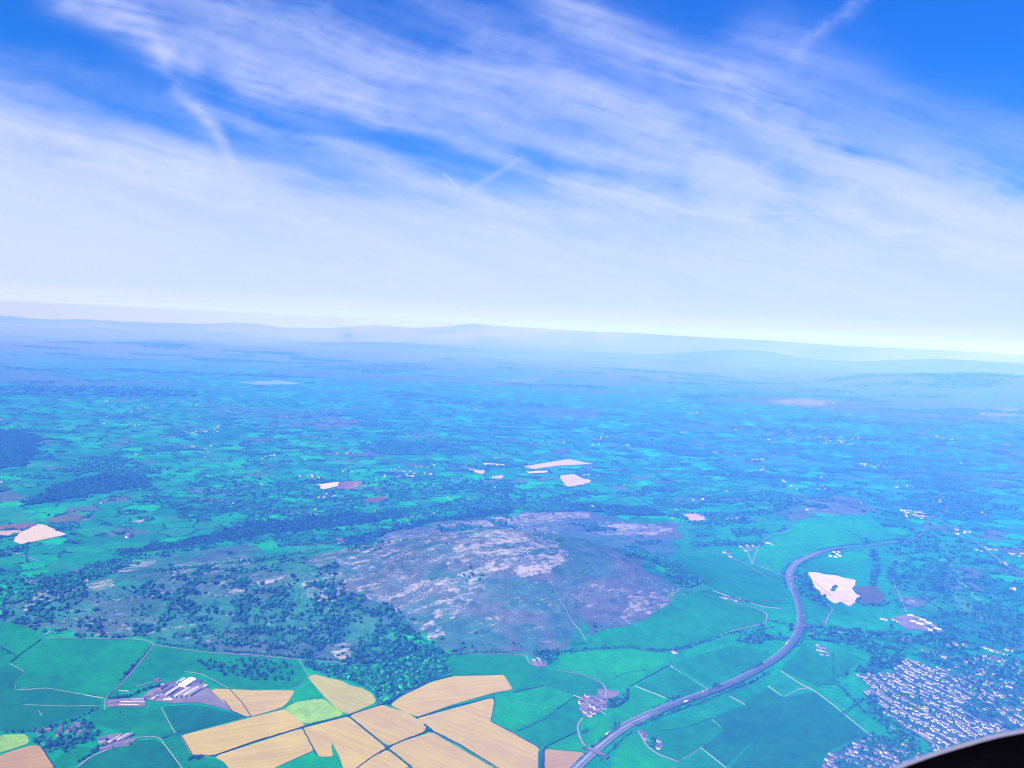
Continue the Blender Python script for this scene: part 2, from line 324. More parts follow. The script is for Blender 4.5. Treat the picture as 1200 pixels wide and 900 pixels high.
# patches painted into the ground sheet: polygon, colour, strength, ragged edge in metres
PATCH = [
 ([(60,735),(0,745),(0,700),(60,690),(180,650),(300,638),(380,655),(430,700),(455,740),(500,765),(430,778),(300,766),(180,752)], (.055,.14,.10), .85, 30),
 ([(350,662),(400,643),(460,626),(520,611),(600,604),(640,598),(690,600),(730,609),(780,612),(805,625),(790,640),(745,648),(740,660),(770,675),(803,690),(790,705),(760,722),(742,733),(700,738),(682,755),(640,762),(560,765),(520,766),(485,756),(455,735),(425,708),(385,685)], (.09,.12,.15), .95, 90),
 ([(680,660),(740,665),(800,690),(785,708),(742,733),(700,738),(660,720),(650,690)], (.13,.11,.16), .5, 140),
 ([(700,620),(760,615),(800,630),(790,645),(740,650)], (.10,.14,.15), .6, 110),
 ([(520,735),(580,725),(660,740),(680,755),(600,763),(535,762)], (.05,.11,.12), .6, 60),
 ([(60,700),(120,680),(180,690),(150,720),(80,735)], (.05,.14,.11), .7, 60),
 ([(745,740),(790,718),(810,725),(800,740),(770,750)], (.16,.19,.17), .5, 60),
 ([(740,756),(775,746),(790,750),(760,758)], (.2,.2,.2), .35, 60),
 ([(938,595),(965,580),(1000,583),(1030,600),(1000,604),(940,602)], (.13,.14,.16), .75, 90),
 ([(900,600),(930,592),(945,600),(910,605)], (.10,.12,.14), .6, 60),
 ([(330,497),(400,488),(440,497),(380,506)], (.14,.12,.15), .6, 200),
 ([(230,470),(330,480),(420,480),(380,495),(260,490)], (.09,.13,.14), .5, 200),
 ([(610,478),(700,480),(720,488),(640,490)], (.13,.12,.14), .5, 200),
 ([(900,472),(940,466),(975,470),(960,476)], (.32,.22,.26), .7, 300),
 ([(1140,480),(1190,478),(1200,486),(1150,488)], (.30,.24,.26), .7, 250),
 ([(540,452),(600,444),(640,442),(620,450)], (.25,.22,.3), .45, 200),
 ([(270,447),(330,446),(360,449),(300,451)], (.35,.35,.45), .6, 100),
 ([(180,638),(240,635),(250,640),(200,648)], (.05,.12,.07), .5, 60),
 ([(1010,690),(1050,680),(1150,690),(1200,720),(1200,760),(1120,740),(1060,715)], (.03,.13,.07), .6, 60),
 ([(1105,660),(1125,670),(1140,690),(1120,690)], (.10,.22,.08), .6, 30),
 ([(1060,702),(1085,700),(1090,712),(1062,714)], (.13,.13,.16), .7, 30),
 ([(1118,705),(1140,718),(1130,722)], (.10,.22,.08), .5, 20),
]
PATCH += [([(1100,655),(1110,655),(1128,672),(1142,690),(1150,705),(1142,703),(1125,682)], (.10,.26,.08), .6, 12), ([(1110,690),(1118,690),(1140,712),(1165,728),(1160,731),(1130,715)], (.12,.24,.09), .6, 12), ([(1070,690),(1085,695),(1110,715),(1100,716)], (.08,.24,.08), .5, 12),
 ([(1115,648),(1125,655),(1120,662),(1105,655)], (.10,.28,.08), .7, 10), ([(1180,742),(1195,750),(1200,760),(1188,755)], (.3,.28,.2), .6, 10), ([(915,655),(960,690),(990,712),(1000,722),(975,716),(945,702)], (.01,.06,.035), .4, 8),
 ([(632,829),(660,826),(668,838),(640,838)], (.17,.16,.10), .0, 8), ([(700,808),(727,811),(722,818),(703,820)], (.16,.15,.12), .6, 6), ([(905,838),(925,834),(935,837),(915,844)], (.22,.18,.18), .6, 12), ([(935,780),(955,778),(962,792),(950,788)], (.26,.24,.22), .6, 10)]
PATCH = [(hit(p)[:, :2], c, s, e) for p, c, s, e in PATCH]
ROCK = [  # polygon, strength, ragged edge
 ([(350,662),(400,643),(460,626),(520,611),(600,604),(640,600),(660,605),(640,625),(660,640),(650,665),(600,670),(560,690),(520,712),(495,735),(470,715),(430,695),(390,680)], .51, 110),
 ([(540,628),(600,622),(650,640),(650,665),(600,672),(570,668),(545,650)], .60, 90),
 ([(480,690),(540,668),(570,690),(540,712),(505,725)], .56, 25),
 ([(600,604),(640,600),(690,600),(690,606),(640,612),(560,618),(520,616)], .60, 25),
 ([(700,612),(760,612),(795,622),(760,630),(700,625)], .58, 35),
 ([(520,715),(660,690),(760,680),(800,690),(785,706),(740,732),(700,738),(640,745),(540,750)], .45, 90),
 ([(740,700),(800,690),(785,708),(742,731),(730,720)], .56, 20),
 ([(480,730),(510,725),(520,745),(500,752)], .56, 15),
 ([(20,705),(90,672),(150,655),(190,655),(160,668),(80,700),(30,718)], .60, 25),
 ([(180,665),(290,650),(300,660),(200,680)], .54, 30),
 ([(265,690),(320,676),(345,672),(300,690),(270,700)], .58, 20),
 ([(100,684),(135,678),(140,688),(105,692)], .60, 20),
 ([(350,672),(400,668),(410,690),(380,705),(350,700)], .56, 30),
 ([(50,745),(60,720),(180,690),(330,670),(400,700),(420,740),(400,770),(300,760),(180,748)], .42, 80),
 ([(130,740),(170,722),(190,728),(160,742)], .52, 20),
 ([(385,765),(418,758),(428,768),(400,775)], .66, 15),
 ([(600,665),(640,660),(650,672),(610,680)], .70, 15),
 ([(1060,703),(1082,702),(1086,710),(1064,712)], .5, 20),
 ([(940,585),(970,588),(972,598),(945,598)], .55, 60),
]
ROCK = [(hit(p)[:, :2], s, e) for p, s, e in ROCK]
WOOD = [  # polygon, density 0..1, ragged edge
 ([(400,780),(425,778),(440,770),(455,752),(480,750),(500,752),(518,765),(530,780),(531,789),(505,797),(475,811),(458,824),(446,826),(437,812),(415,800),(395,795),(366,785),(360,778)], 1.0, 6),
 ([(425,700),(440,705),(460,722),(490,745),(500,765),(470,775),(430,778),(395,765),(380,735),(400,712)], .82, 35),
 ([(270,700),(345,680),(400,668),(430,690),(445,740),(430,775),(330,765),(250,755),(230,735)], .46, 60),
 ([(30,745),(120,715),(230,700),(250,755),(180,750),(90,742),(40,748)], .2, 60),
 ([(0,745),(0,728),(50,735),(60,747),(30,738)], .7, 25),
 ([(0,728),(0,702),(60,690),(120,700),(60,725),(30,735)], .5, 40),
 ([(15,703),(90,668),(130,655),(155,660),(110,680),(80,695),(25,706)], .75, 25),
 ([(180,670),(300,650),(350,665),(330,690),(230,700),(150,715)], .22, 60),
 ([(130,650),(200,635),(300,618),(360,613),(420,600),(480,600),(520,590),(590,576),(625,580),(620,594),(600,602),(520,608),(460,620),(400,628),(330,636),(220,645),(160,657)], .2, 60),
 ([(130,650),(200,636),(290,614),(370,606),(470,600),(480,606),(390,618),(300,628),(210,641)], .97, 25), ([(395,632),(460,618),(520,606),(600,597),(600,602),(520,611),(460,624),(400,640)], .95, 20), ([(330,598),(420,585),(520,574),(600,566),(600,571),(500,583),(380,600)], .3, 60), ([(240,618),(330,604),(420,596),(420,603),(330,612)], .5, 40),
 ([(25,592),(60,572),(100,558),(150,553),(175,560),(172,570),(110,580),(45,592)], .95, 40),
 ([(90,545),(150,543),(185,548),(180,556),(120,556)], .5, 80),
 ([(-60,500),(20,505),(48,515),(42,530),(30,545),(-60,556)], .95, 50),
 ([(615,595),(640,585),(700,590),(770,597),(780,604),(720,605),(680,598),(630,602)], .8, 40),
 ([(600,590),(680,575),(700,580),(640,590)], .6, 60),
 ([(780,665),(830,672),(828,685),(805,690),(785,680)], .75, 20),
 ([(728,640),(745,640),(780,655),(800,662),(790,668),(760,660),(730,650)], .5, 15),
 ([(625,765),(652,761),(653,770),(645,780),(636,776),(630,770)], 1.0, 5),
 ([(692,782),(703,779),(706,786),(698,790)], 1.0, 4),
 ([(782,810),(800,807),(807,813),(795,821),(785,819)], 1.0, 4),
 ([(712,822),(730,815),(737,807),(738,820),(725,829),(712,830)], .9, 4),
 ([(858,752),(900,728),(905,735),(935,730),(930,742),(880,755)], .35, 10),
 ([(1000,790),(1045,787),(1058,772),(1055,760),(1020,770),(998,785)], .9, 10),
 ([(940,733),(1060,742),(1070,765),(1050,775),(1010,762),(945,748)], .55, 20),
 ([(1050,745),(1110,745),(1200,775),(1200,812),(1130,795),(1085,775),(1055,765)], .42, 20),
 ([(1065,745),(1110,740),(1115,755),(1080,760)], .8, 15),
 ([(1040,850),(1070,862),(1085,880),(1080,886),(1055,870),(1035,855)], .9, 8),
 ([(1020,815),(1040,838),(1060,855),(1050,862),(1025,840),(1010,820)], .55, 8),
 ([(990,770),(1000,780),(995,795),(985,800),(980,785)], .3, 10),
 ([(940,700),(950,690),(968,700),(965,712),(950,708)], .9, 6),
 ([(930,680),(945,672),(955,690),(942,700),(932,692)], .9, 6),
 ([(1003,705),(1020,690),(1025,660),(1018,645),(1028,645),(1032,670),(1025,695),(1010,712)], .9, 8),
 ([(1000,690),(1040,690),(1040,712),(1010,712)], .35, 15),
 ([(1040,665),(1055,668),(1060,682),(1050,688),(1040,680)], .8, 10),
 ([(1080,670),(1105,672),(1112,685),(1100,692),(1080,682)], .75, 10),
 ([(1055,580),(1150,580),(1160,600),(1130,610),(1070,600)], .45, 60),
 ([(1060,560),(1120,560),(1130,575),(1075,572)], .45, 60),
 ([(900,595),(940,585),(960,575),(985,573),(985,576),(950,585),(905,603)], .9, 30),
 ([(870,582),(905,576),(925,580),(925,588),(880,587)], .8, 40),
 ([(1000,573),(1020,575),(1040,590),(1035,592),(1010,580)], .6, 30),
 ([(993,620),(1005,622),(1020,634),(1015,638),(1000,630)], .9, 10),
 ([(1035,505),(1070,505),(1080,515),(1040,518)], .0, 10),
 ([(420,520),(480,517),(545,520),(540,532),(470,530)], .55, 150),
 ([(340,430),(470,425),(520,432),(440,438)], .3, 150),
 ([(230,555),(300,560),(400,570),(440,560),(520,560),(600,562),(560,575),(470,580),(360,590),(240,600)], .12, 60),
 ([(200,590),(330,585),(340,600),(220,610)], .3, 60),
 ([(1100,770),(1190,800),(1200,840),(1200,870),(1150,860)], .25, 15),
 ([(100,845),(60,850),(35,862),(38,872),(60,886),(90,872),(115,860),(108,848)], .3, 6),
 ([(755,860),(765,862),(770,876),(762,876)], .7, 4), ([(1040,640),(1110,620),(1200,680),(1200,765),(1110,742),(1075,700),(1050,680)], .05, 25), ([(1140,700),(1200,720),(1200,770),(1150,745)], .45, 25), ([(1075,655),(1105,665),(1125,690),(1110,700),(1080,675)], .5, 20),
]
WOOD = [(hit(p)[:, :2], s, e) for p, s, e in WOOD]
ESTATE = [hit(p)[:, :2] for p in (
 [(1003,791),(1045,789),(1058,771),(1085,779),(1120,787),(1160,797),(1190,832),(1210,850),(1180,868),(1150,876),(1095,881),(1082,866),(1060,856),(1040,839),(1025,826),(1012,813),(1020,806)],
 [(955,910),(968,886),(1000,870),(1020,858),(1050,868),(1082,885),(1100,900),(1100,925),(960,925)],
 [(1110,780),(1150,776),(1215,788),(1240,860),(1195,834),(1160,798)])]
MOTOR = [(640,935),(675,900),(700,877),(725,857),(750,843),(790,826),(830,812),(870,795),(900,778),(920,763),(934,745),(938.5,730),(937,712),(931,695),(926,682),(925,672),(932,661),(942,655.5),(962,647.5),(987,642.5),(1012,641),(1040,637),(1060,635),(1074,631),(1082,624),(1086,615),(1089,608)]
MW_ALL = spline(hit(MOTOR)[:, :2], 10); MW = spline(hit(MOTOR[:20])[:, :2], 10); MW2 = spline(hit(MOTOR[19:])[:, :2], 10)
def dist_poly(x, y, P, cap=60):
    """distance of points to a polyline, only looked at near its bounding box"""
    d = np.full(x.shape, 1e9); bb = (x > P[:, 0].min()-cap) & (x < P[:, 0].max()+cap) & (y > P[:, 1].min()-cap) & (y < P[:, 1].max()+cap)
    xs = x[bb]; ys = y[bb]; m = np.full(xs.shape, 1e9)
    for i in range(len(P)-1):
        ax, ay = P[i, :2]; bx, by = P[i+1, :2]; L = (bx-ax)**2+(by-ay)**2+1e-9
        t = np.clip(((xs-ax)*(bx-ax)+(ys-ay)*(by-ay))/L, 0, 1); m = np.minimum(m, np.hypot(xs-ax-t*(bx-ax), ys-ay-t*(by-ay)))
    d[bb] = m; return d
NEAR = hit([(-400,745),(0,726),(60,735),(60,745),(180,751),(350,770),(430,778),(530,765),(680,757),(745,733),(800,700),(830,688),(790,648),(835,640),(893,640),(940,608),(1020,605),(1050,630),(1040,700),(1100,750),(1230,770),(1500,790),(1500,1300),(-400,1300)])[:, :2]
QT = hit([(973,692),(979,687),(981,689),(976,694)])[:, :2]
def voro(x, y, cell=150.0, warp=40.0):
    wx = x + (fbm(x/700, y/700, 2, 51)-.5)*warp*6; wy = y + (fbm(x/700, y/700, 2, 57)-.5)*warp*6
    a = .35; gx = (wx*math.cos(a)+wy*math.sin(a))/cell; gy = (-wx*math.sin(a)+wy*math.cos(a))/(cell*.75)
    ix = np.floor(gx); iy = np.floor(gy); f1 = np.full(x.shape, 9.); f2 = np.full(x.shape, 9.); idv = np.zeros(x.shape)
    for i in (-1, 0, 1):
        for j in (-1, 0, 1):
            cx = ix+i; cy_ = iy+j; px = cx+.12+.76*hsh(cx, cy_, 1); py = cy_+.12+.76*hsh(cx, cy_, 2)
            dx = np.abs(gx-px); dy = np.abs(gy-py); d = (dx**3+dy**3)**(1/3.)
            up = d < f1; f2 = np.where(up, f1, np.minimum(f2, d)); idv = np.where(up, hsh(cx, cy_, 3), idv); f1 = np.where(up, d, f1)
    return idv, (f2-f1)*cell*.6
def wooddens(x, y):
    r = np.hypot(x, y); d = np.zeros(x.shape)
    near = inpoly(x, y, NEAR)
    n = fbm(x/520, y/260, 5, 71)
    gen = np.maximum(ss(.66, .72, n)*.7, ss(.68, .72, fbm(x/170, y/120, 4, 73))*.6)
    gen = np.where(r > 9000, ss(.62, .68, fbm(x/1500, y/700, 4, 77))*.7, gen)
    d = np.where(near, 0, gen)*np.where(r < 3300, .25, 1)
    wx = (fbm(x/60, y/60, 3, 61)-.5)*2; wy = (fbm(x/60, y/60, 3, 67)-.5)*2
    lump = fbm(x/45, y/30, 3, 81)
    for P, s, e in WOOD:
        m = inpoly(x+wx*e*1.6, y+wy*e*1.6, P)
        v = s if s > .9 else np.clip(s + (lump-.5)*2.6, 0, 1)
        d = np.where(m, v, d)
    for P, c, a in FP:
        d = np.where(inpoly(x, y, P), 0, d)
    d = np.where(inpoly(x, y, QT), .95, d)
    d = np.where(dist_poly(x, y, MW) < 20, 0, d)
    return d
def land(x, y):
    r = np.hypot(x, y); n = x.shape
    idv, edge = voro(x, y)
    pal = np.array([GR, GD, (.012, .135, .05), GB, (.03, .16, .055), (.012, .15, .07), (.02, .12, .06), GR, (.05, .18, .06), (.09, .13, .10), (.04, .16, .07), GB])
    c = pal[np.clip((idv*len(pal)).astype(int), 0, len(pal)-1)].copy()
    c *= (.82+.4*fbm(x/300, y/300, 3, 91))[:, None]
    near = inpoly(x, y, NEAR)
    c[near] = np.array(GR)*(.8+.4*fbm(x[near]/350, y[near]/350, 3, 93))[:, None]
    def mix(m, col):
        nonlocal c
        c = c*(1-m[:, None]) + np.array(col)*m[:, None]
    hw = np.maximum(4.0, r*r/(FPX*CAMZ)*.35)
    mix(np.where(near, 0, ss(1.6, .6, edge/hw))*np.where(r > 14000, .35, .62)*ss(.3, .45, vn(x/90, y/90, 95)), (.010, .05, .03))
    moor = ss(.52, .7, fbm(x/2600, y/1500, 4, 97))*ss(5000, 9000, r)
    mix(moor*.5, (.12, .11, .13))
    mix(ss(10000, 24000, r)*.75, (.19, .13, .12)); mix(ss(26000, 45000, r)*.8, (.42, .17, .16))  # haze painted into the far ground colour: paler and redder with distance
    wx = (fbm(x/130, y/130, 5, 101)-.5)*2.4; wy = (fbm(x/130, y/130, 5, 103)-.5)*2.4
    for P, col, s, e in PATCH: mix(inpoly(x+wx*e, y+wy*e, P)*s, col)
    hp = inpoly(x+wx*60, y+wy*60, PATCH[1][0]); hw_ = inpoly(x+wx*30, y+wy*30, PATCH[0][0])
    tn = fbm(x/110, y/70, 5, 151); t2 = fbm(x/320, y/160, 4, 157)
    mix(hp*.75*ss(.47, .56, tn*.6+t2*.4), (.12, .12, .14)); mix(hp*.5*ss(.50, .42, tn*.7+t2*.3), (.04, .11, .09))
    mix(hw_*.6*ss(.48, .62, tn*.5+t2*.5), (.11, .12, .14)); mix((hp | hw_)*.5*ss(.56, .66, fbm(x/34, y/20, 4, 159)), (.02, .07, .05))
    rock = np.zeros(n)
    for P, s, e in ROCK: rock = np.maximum(rock, inpoly(x+wx*e, y+wy*e, P)*s)
    rock = rock*(1-0.0)
    for P in ESTATE: mix(inpoly(x+wx*4, y+wy*4, P)*.85, (.055, .085, .10))
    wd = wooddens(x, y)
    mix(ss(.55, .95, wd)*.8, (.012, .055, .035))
    rock = rock*(1-ss(.7, .95, wd))
    for P, col, a in FP: rock = np.where(inpoly(x, y, P), 0, rock)
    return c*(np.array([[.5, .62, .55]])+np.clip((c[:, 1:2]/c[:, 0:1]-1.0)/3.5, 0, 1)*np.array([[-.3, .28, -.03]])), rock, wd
# ------------------------------------------------------------------ ground sheet
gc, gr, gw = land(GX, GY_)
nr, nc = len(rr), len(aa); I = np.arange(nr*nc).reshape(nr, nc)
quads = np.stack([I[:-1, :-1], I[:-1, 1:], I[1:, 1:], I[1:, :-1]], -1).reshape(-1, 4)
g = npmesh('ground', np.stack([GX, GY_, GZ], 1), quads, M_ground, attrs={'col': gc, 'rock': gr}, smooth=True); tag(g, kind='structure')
print('ground verts', nr*nc)
def drape(name, P, m, lift=0.6, step=22.0, attrs=None, kind='structure'):
    """a polygon cut out of the terrain surface, following its slope"""
    B = resample(np.vstack([P, P[:1]]), step*.6)[:-1]
    n = len(B); x0, y0 = B.min(0); x1, y1 = B.max(0); st = max(step, (x1-x0)/60, (y1-y0)/60)
    gx, gy = np.meshgrid(np.arange(x0, x1, st), np.arange(y0, y1, st)); gx = gx.ravel(); gy = gy.ravel()
    m_ = inpoly(gx, gy, B); Q = np.stack([gx[m_], gy[m_]], 1)
    pts = [Vector((float(a), float(b))) for a, b in np.vstack([B, Q])]
    out = delaunay_2d_cdt(pts, [], [list(range(n))], 1, 1e-3)
    V = np.array([tuple(v) for v in out[0]]); z = height(V[:, 0], V[:, 1]) + lift + .00025*np.hypot(V[:, 0], V[:, 1])
    F = [tuple(f) for f in out[2]]
    F = [f if (V[f[1]][0]-V[f[0]][0])*(V[f[2]][1]-V[f[0]][1])-(V[f[1]][1]-V[f[0]][1])*(V[f[2]][0]-V[f[0]][0]) > 0 else f[::-1] for f in F]
    return tag(npmesh(name, np.column_stack([V, z]), F, m), kind=kind)
SM = {}
for fi, (P, c, a) in enumerate(FP):
    if isinstance(c[0], tuple):
        key = (c, a)
        if key not in SM: f_ = (.53, .495, .12) if c in (GOLD, GOLDP, OCH, TAN) else (.52, .50, .46); SM[key] = stripe_mat('stubble', tuple(np.array(c[0])*f_), tuple(np.array(c[1])*f_), R(-a), 11.0)
        m = SM[key]
    else:
        if c not in SM: SM[c] = mat('pasture', color=(c[0]*(.22 if c[0] < .05 else .8), c[1]*.70, c[2]*.15), rough=1, spec=0, noise=[(.005, .22), (.03, .22), (.2, .2)])
        m = SM[c]
    # soften the traced corners a little
    k = len(P); Q = []
    for i in range(k):
        a0, b0, c0 = P[i-1], P[i], P[(i+1) % k]; t = min(.25, 4/max(np.hypot(*(b0-a0)), 1)); u = min(.25, 4/max(np.hypot(*(c0-b0)), 1))
        Q += [b0+(a0-b0)*t, b0+(c0-b0)*u]
    Q = np.array(Q); n_ = len(Q); e1 = Q-np.roll(Q, 1, 0); e2 = np.roll(Q, -1, 0)-Q; e1 /= np.hypot(*e1.T)[:, None]+1e-9; e2 /= np.hypot(*e2.T)[:, None]+1e-9
    tn2 = e1+e2; tn2 /= np.hypot(*tn2.T)[:, None]+1e-9; sg = np.sign(np.sum(Q[:, 0]*np.roll(Q[:, 1], -1)-np.roll(Q[:, 0], -1)*Q[:, 1]))
    Q = Q+np.stack([tn2[:, 1], -tn2[:, 0]], 1)*sg*(3.0 if isinstance(c[0], tuple) else 1.0)
    drape('field', Q, m, lift=.5+.02*fi)
# ------------------------------------------------------------------ roads
def ribbon(name, C, w, m, lift, off=0.0, step=12.0, parent=None, kind='structure'):
    C = resample(C, step); T = np.gradient(C, axis=0); T /= np.hypot(T[:, 0], T[:, 1])[:, None]+1e-9; N = np.stack([-T[:, 1], T[:, 0]], 1)
    L = C+N*(off+w/2); Rr = C+N*(off-w/2); z = height(C[:, 0], C[:, 1]); n = len(C)
    zz = np.maximum(np.maximum(height(L[:, 0], L[:, 1]), height(Rr[:, 0], Rr[:, 1])), z)+lift+.00025*np.hypot(C[:, 0], C[:, 1])
    V = np.vstack([np.column_stack([L, zz]), np.column_stack([Rr, zz])]); i = np.arange(n-1)
    F = np.stack([i, i+n, i+n+1, i+1], 1)
    o = npmesh(name, V, F, m, parent); 
    if kind: tag(o, kind=kind)
    return o
ribbon('road', MW2, 13, M_road, 2.2)
ribbon('verge', MW, 26, M_verge, 2.0)
ribbon('motorway', MW, 11, M_road, 2.4, 7.0); ribbon('motorway', MW, 11, M_road, 2.4, -7.0)
ribbon('central_reservation', MW, 2.4, mat('reservation_gravel', color=(.18, .17, .18), noise=[(.2, .2)]), 2.45)
for o_ in (2.0, 11.9, -2.0, -11.9): ribbon('road_marking', MW, .3, M_paint, 2.6, o_)
LANES = [([(300,769),(350,774),(390,777),(425,781)], 4), ([(55,748.5),(162,750.5),(185,757),(240,765),(300,769)], 3.5),
 ([(527,766),(600,767.5),(616,770),(620,778),(628,781)], 4), ([(652,786.5),(680,791.5),(703,800),(710,809),(709,818)], 4.5), ([(683,842),(677,851),(680,866),(690,881)], 5),
 ([(748,857),(757,873),(770,884),(785,890),(795,894)], 5.5), ([(843,746),(860,740),(897,731)], 5), ([(897,731),(898,720),(885,713),(868,709),(843,701)], 4.5),
 ([(967,733),(971,722),(975,714),(962,706),(953,699)], 4), ([(160,806),(175,801),(190,799)], 5), ([(92,899),(105,889),(118,883),(150,870)], 4.5), ([(155,867),(172,864),(184,865),(190,868)], 4),
 ([(123,833),(125,818),(142,802),(165,776),(180,756)], 3), ([(881,661),(876,648),(868,646)], 5), ([(881,661),(900,668),(918,675),(926,676),(950,680),(975,700)], 6), ([(881,661),(890,640),(900,630),(925,622)], 5),
 ([(800,648),(835,648),(870,660),(905,680)], 3.5), ([(1044,668),(1048,685),(1055,700),(1062,718)], 4.5), ([(1040,850),(1065,868),(1085,890)], 6),
 ([(1089,608),(1100,602),(1110,597),(1105,588),(1098,583)], 9), ([(1100,610),(1120,622),(1150,640),(1180,665),(1200,680)], 5), ([(420,571),(440,574),(455,580)], 4),
 ([(0,646),(22,650),(45,658)], 6)]
for p, wd_ in LANES: ribbon('lane', spline(hit(p)[:, :2], 6), wd_*.8, M_lane, 1.9)
YARDS = [[(168,815),(190,802),(235,797),(243,806),(256,818),(272,834),(250,828),(232,824),(205,825),(188,823),(172,821)], [(125,821),(170,818),(171,829),(125,829)], [(117,866),(135,860),(155,862),(150,872),(120,882)],
 [(678,820),(690,815),(712,822),(708,832),(690,843),(682,838)], [(622,776),(640,774),(642,782),(628,782)], [(1045,725),(1065,720),(1088,728),(1108,742),(1098,745),(1075,738),(1062,738)], [(750,857),(760,860),(758,866),(752,864)], [(700,808),(727,811),(722,818),(703,820)]]
for p in YARDS: drape('farmyard', hit(p)[:, :2], M_yard, lift=1.8)
# ------------------------------------------------------------------ trees
def ico(sub):
    t = (1+5**.5)/2
    v = [(-1,t,0),(1,t,0),(-1,-t,0),(1,-t,0),(0,-1,t),(0,1,t),(0,-1,-t),(0,1,-t),(t,0,-1),(t,0,1),(-t,0,-1),(-t,0,1)]
    f = [(0,11,5),(0,5,1),(0,1,7),(0,7,10),(0,10,11),(1,5,9),(5,11,4),(11,10,2),(10,7,6),(7,1,8),(3,9,4),(3,4,2),(3,2,6),(3,6,8),(3,8,9),(4,9,5),(2,4,11),(6,2,10),(8,6,7),(9,8,1)]
    v = [np.array(p)/np.linalg.norm(p) for p in v]
    for _ in range(sub):
        mid = {}; nf = []
        def mp(a, b):
            k = (min(a, b), max(a, b))
            if k not in mid: q = v[a]+v[b]; v.append(q/np.linalg.norm(q)); mid[k] = len(v)-1
            return mid[k]
        for a, b, c in f:
            x, y, z = mp(a, b), mp(b, c), mp(c, a); nf += [(a, x, z), (b, y, x), (c, z, y), (x, y, z)]
        f = nf
    return np.array(v), np.array(f)
def lumpy(sub, amp, rng):
    v, f = ico(sub); return v*(1+amp*(rng.random(len(v))-.5))[:, None], f
def join(parts):
    V = []; F = []; n = 0
    for v, f in parts: V.append(v); F.append(f+n); n += len(v)
    return np.vstack(V), np.vstack(F)
def crown_tpl(kind, rng):
    """unit crown, width about 1, height about 1, standing on z=0; made of clumps plus loose leaf faces"""
    ps = []
    k = {'near': 7, 'mid': 3, 'far': 1}[kind]
    for i in range(k):
        v, f = lumpy(1 if kind != 'far' else 0, .55, rng)
        s = (.5 if k == 1 else rng.uniform(.22, .34) if k == 7 else rng.uniform(.28, .4)); a = rng.random()*6.28; d = 0 if k == 1 else rng.uniform(.08, .3)
        ps.append((v*np.array([s, s, s*rng.uniform(.8, 1.1)])+np.array([math.cos(a)*d, math.sin(a)*d, rng.uniform(.42, .72) if k > 1 else .48]), f))
    if kind == 'near':
        q = rng.normal(size=(90, 3)); q /= np.linalg.norm(q, axis=1)[:, None]; q = q*rng.uniform(.35, .56, (90, 1))*np.array([1, 1, .85])+np.array([0, 0, .55])
        tri = rng.normal(size=(90, 3, 3))*.055
        V = (q[:, None, :]+tri).reshape(-1, 3); F = np.arange(270).reshape(-1, 3); ps.append((V, F))
    return join(ps)
TPL = {k: [crown_tpl(k, RNG) for _ in range(7)] for k in ('near', 'mid', 'far')}
def tree_tone(n, x=None, y=None):
    b = np.array([(.014, .075, .040), (.010, .050, .035), (.020, .100, .045), (.035, .125, .045), (.012, .06, .04)])
    i = RNG.choice(5, n, p=[.3, .2, .25, .15, .10]); return b[i]*np.array([.35, 1.0, .6])*RNG.uniform(.45, 1.6, (n, 1))
PINE = [hit(p)[:, :2] for p in ([(125,652),(200,634),(290,612),(370,604),(470,598),(482,607),(390,620),(300,630),(210,643)], [(395,634),(460,616),(520,604),(600,595),(600,603),(520,612),(460,626),(400,642)], [(25,594),(60,570),(100,556),(175,558),(172,572),(110,582),(45,594)], [(-60,500),(20,503),(50,515),(44,532),(30,547),(-60,558)], [(415,690),(450,700),(500,752),(480,766),(440,765),(420,720)], [(620,762),(655,760),(653,782),(630,780)], [(655,590),(780,596),(780,606),(700,604)])]
def mass(name, X, Y, W, H, kind, tone=None, dz=0.0):
    """one stuff mesh of many crowns"""
    n = len(X); Z = height(X, Y)+dz
    if tone is None:
        tone = tree_tone(n)
        for P in PINE: tone[inpoly(X, Y, P)] *= (.7, .62, .75)
    ch = RNG.integers(0, 7, n); Vs = []; Fs = []; Cs = []; off = 0
    rot = RNG.random(n)*6.283
    for t in range(7):
        s = np.where(ch == t)[0]
        if not len(s): continue
        v, f = TPL[kind][t]; c, sn = np.cos(rot[s])[:, None], np.sin(rot[s])[:, None]
        vx = (v[None, :, 0]*c-v[None, :, 1]*sn)*W[s][:, None]+X[s][:, None]; vy = (v[None, :, 0]*sn+v[None, :, 1]*c)*W[s][:, None]+Y[s][:, None]; vz = v[None, :, 2]*H[s][:, None]+Z[s][:, None]
        Vs.append(np.stack([vx, vy, vz], -1).reshape(-1, 3)); Fs.append((f[None]+(np.arange(len(s))*len(v))[:, None, None]+off).reshape(-1, 3))
        Cs.append(np.repeat(tone[s], len(v), 0)); off += len(s)*len(v)
    o = npmesh(name, np.vstack(Vs), np.vstack(Fs), M_tree, attrs={'col': np.vstack(Cs)}); print(name, n); return tag(o, kind='stuff')
def wedge(n, r0, r1, a0=-37, a1=37):
    r = np.sqrt(RNG.random(n)*(r1*r1-r0*r0)+r0*r0); a = np.radians(RNG.uniform(a0, a1, n)); return np.sin(a)*r, np.cos(a)*r
def area(r0, r1): return .5*R(74)*(r1*r1-r0*r0)
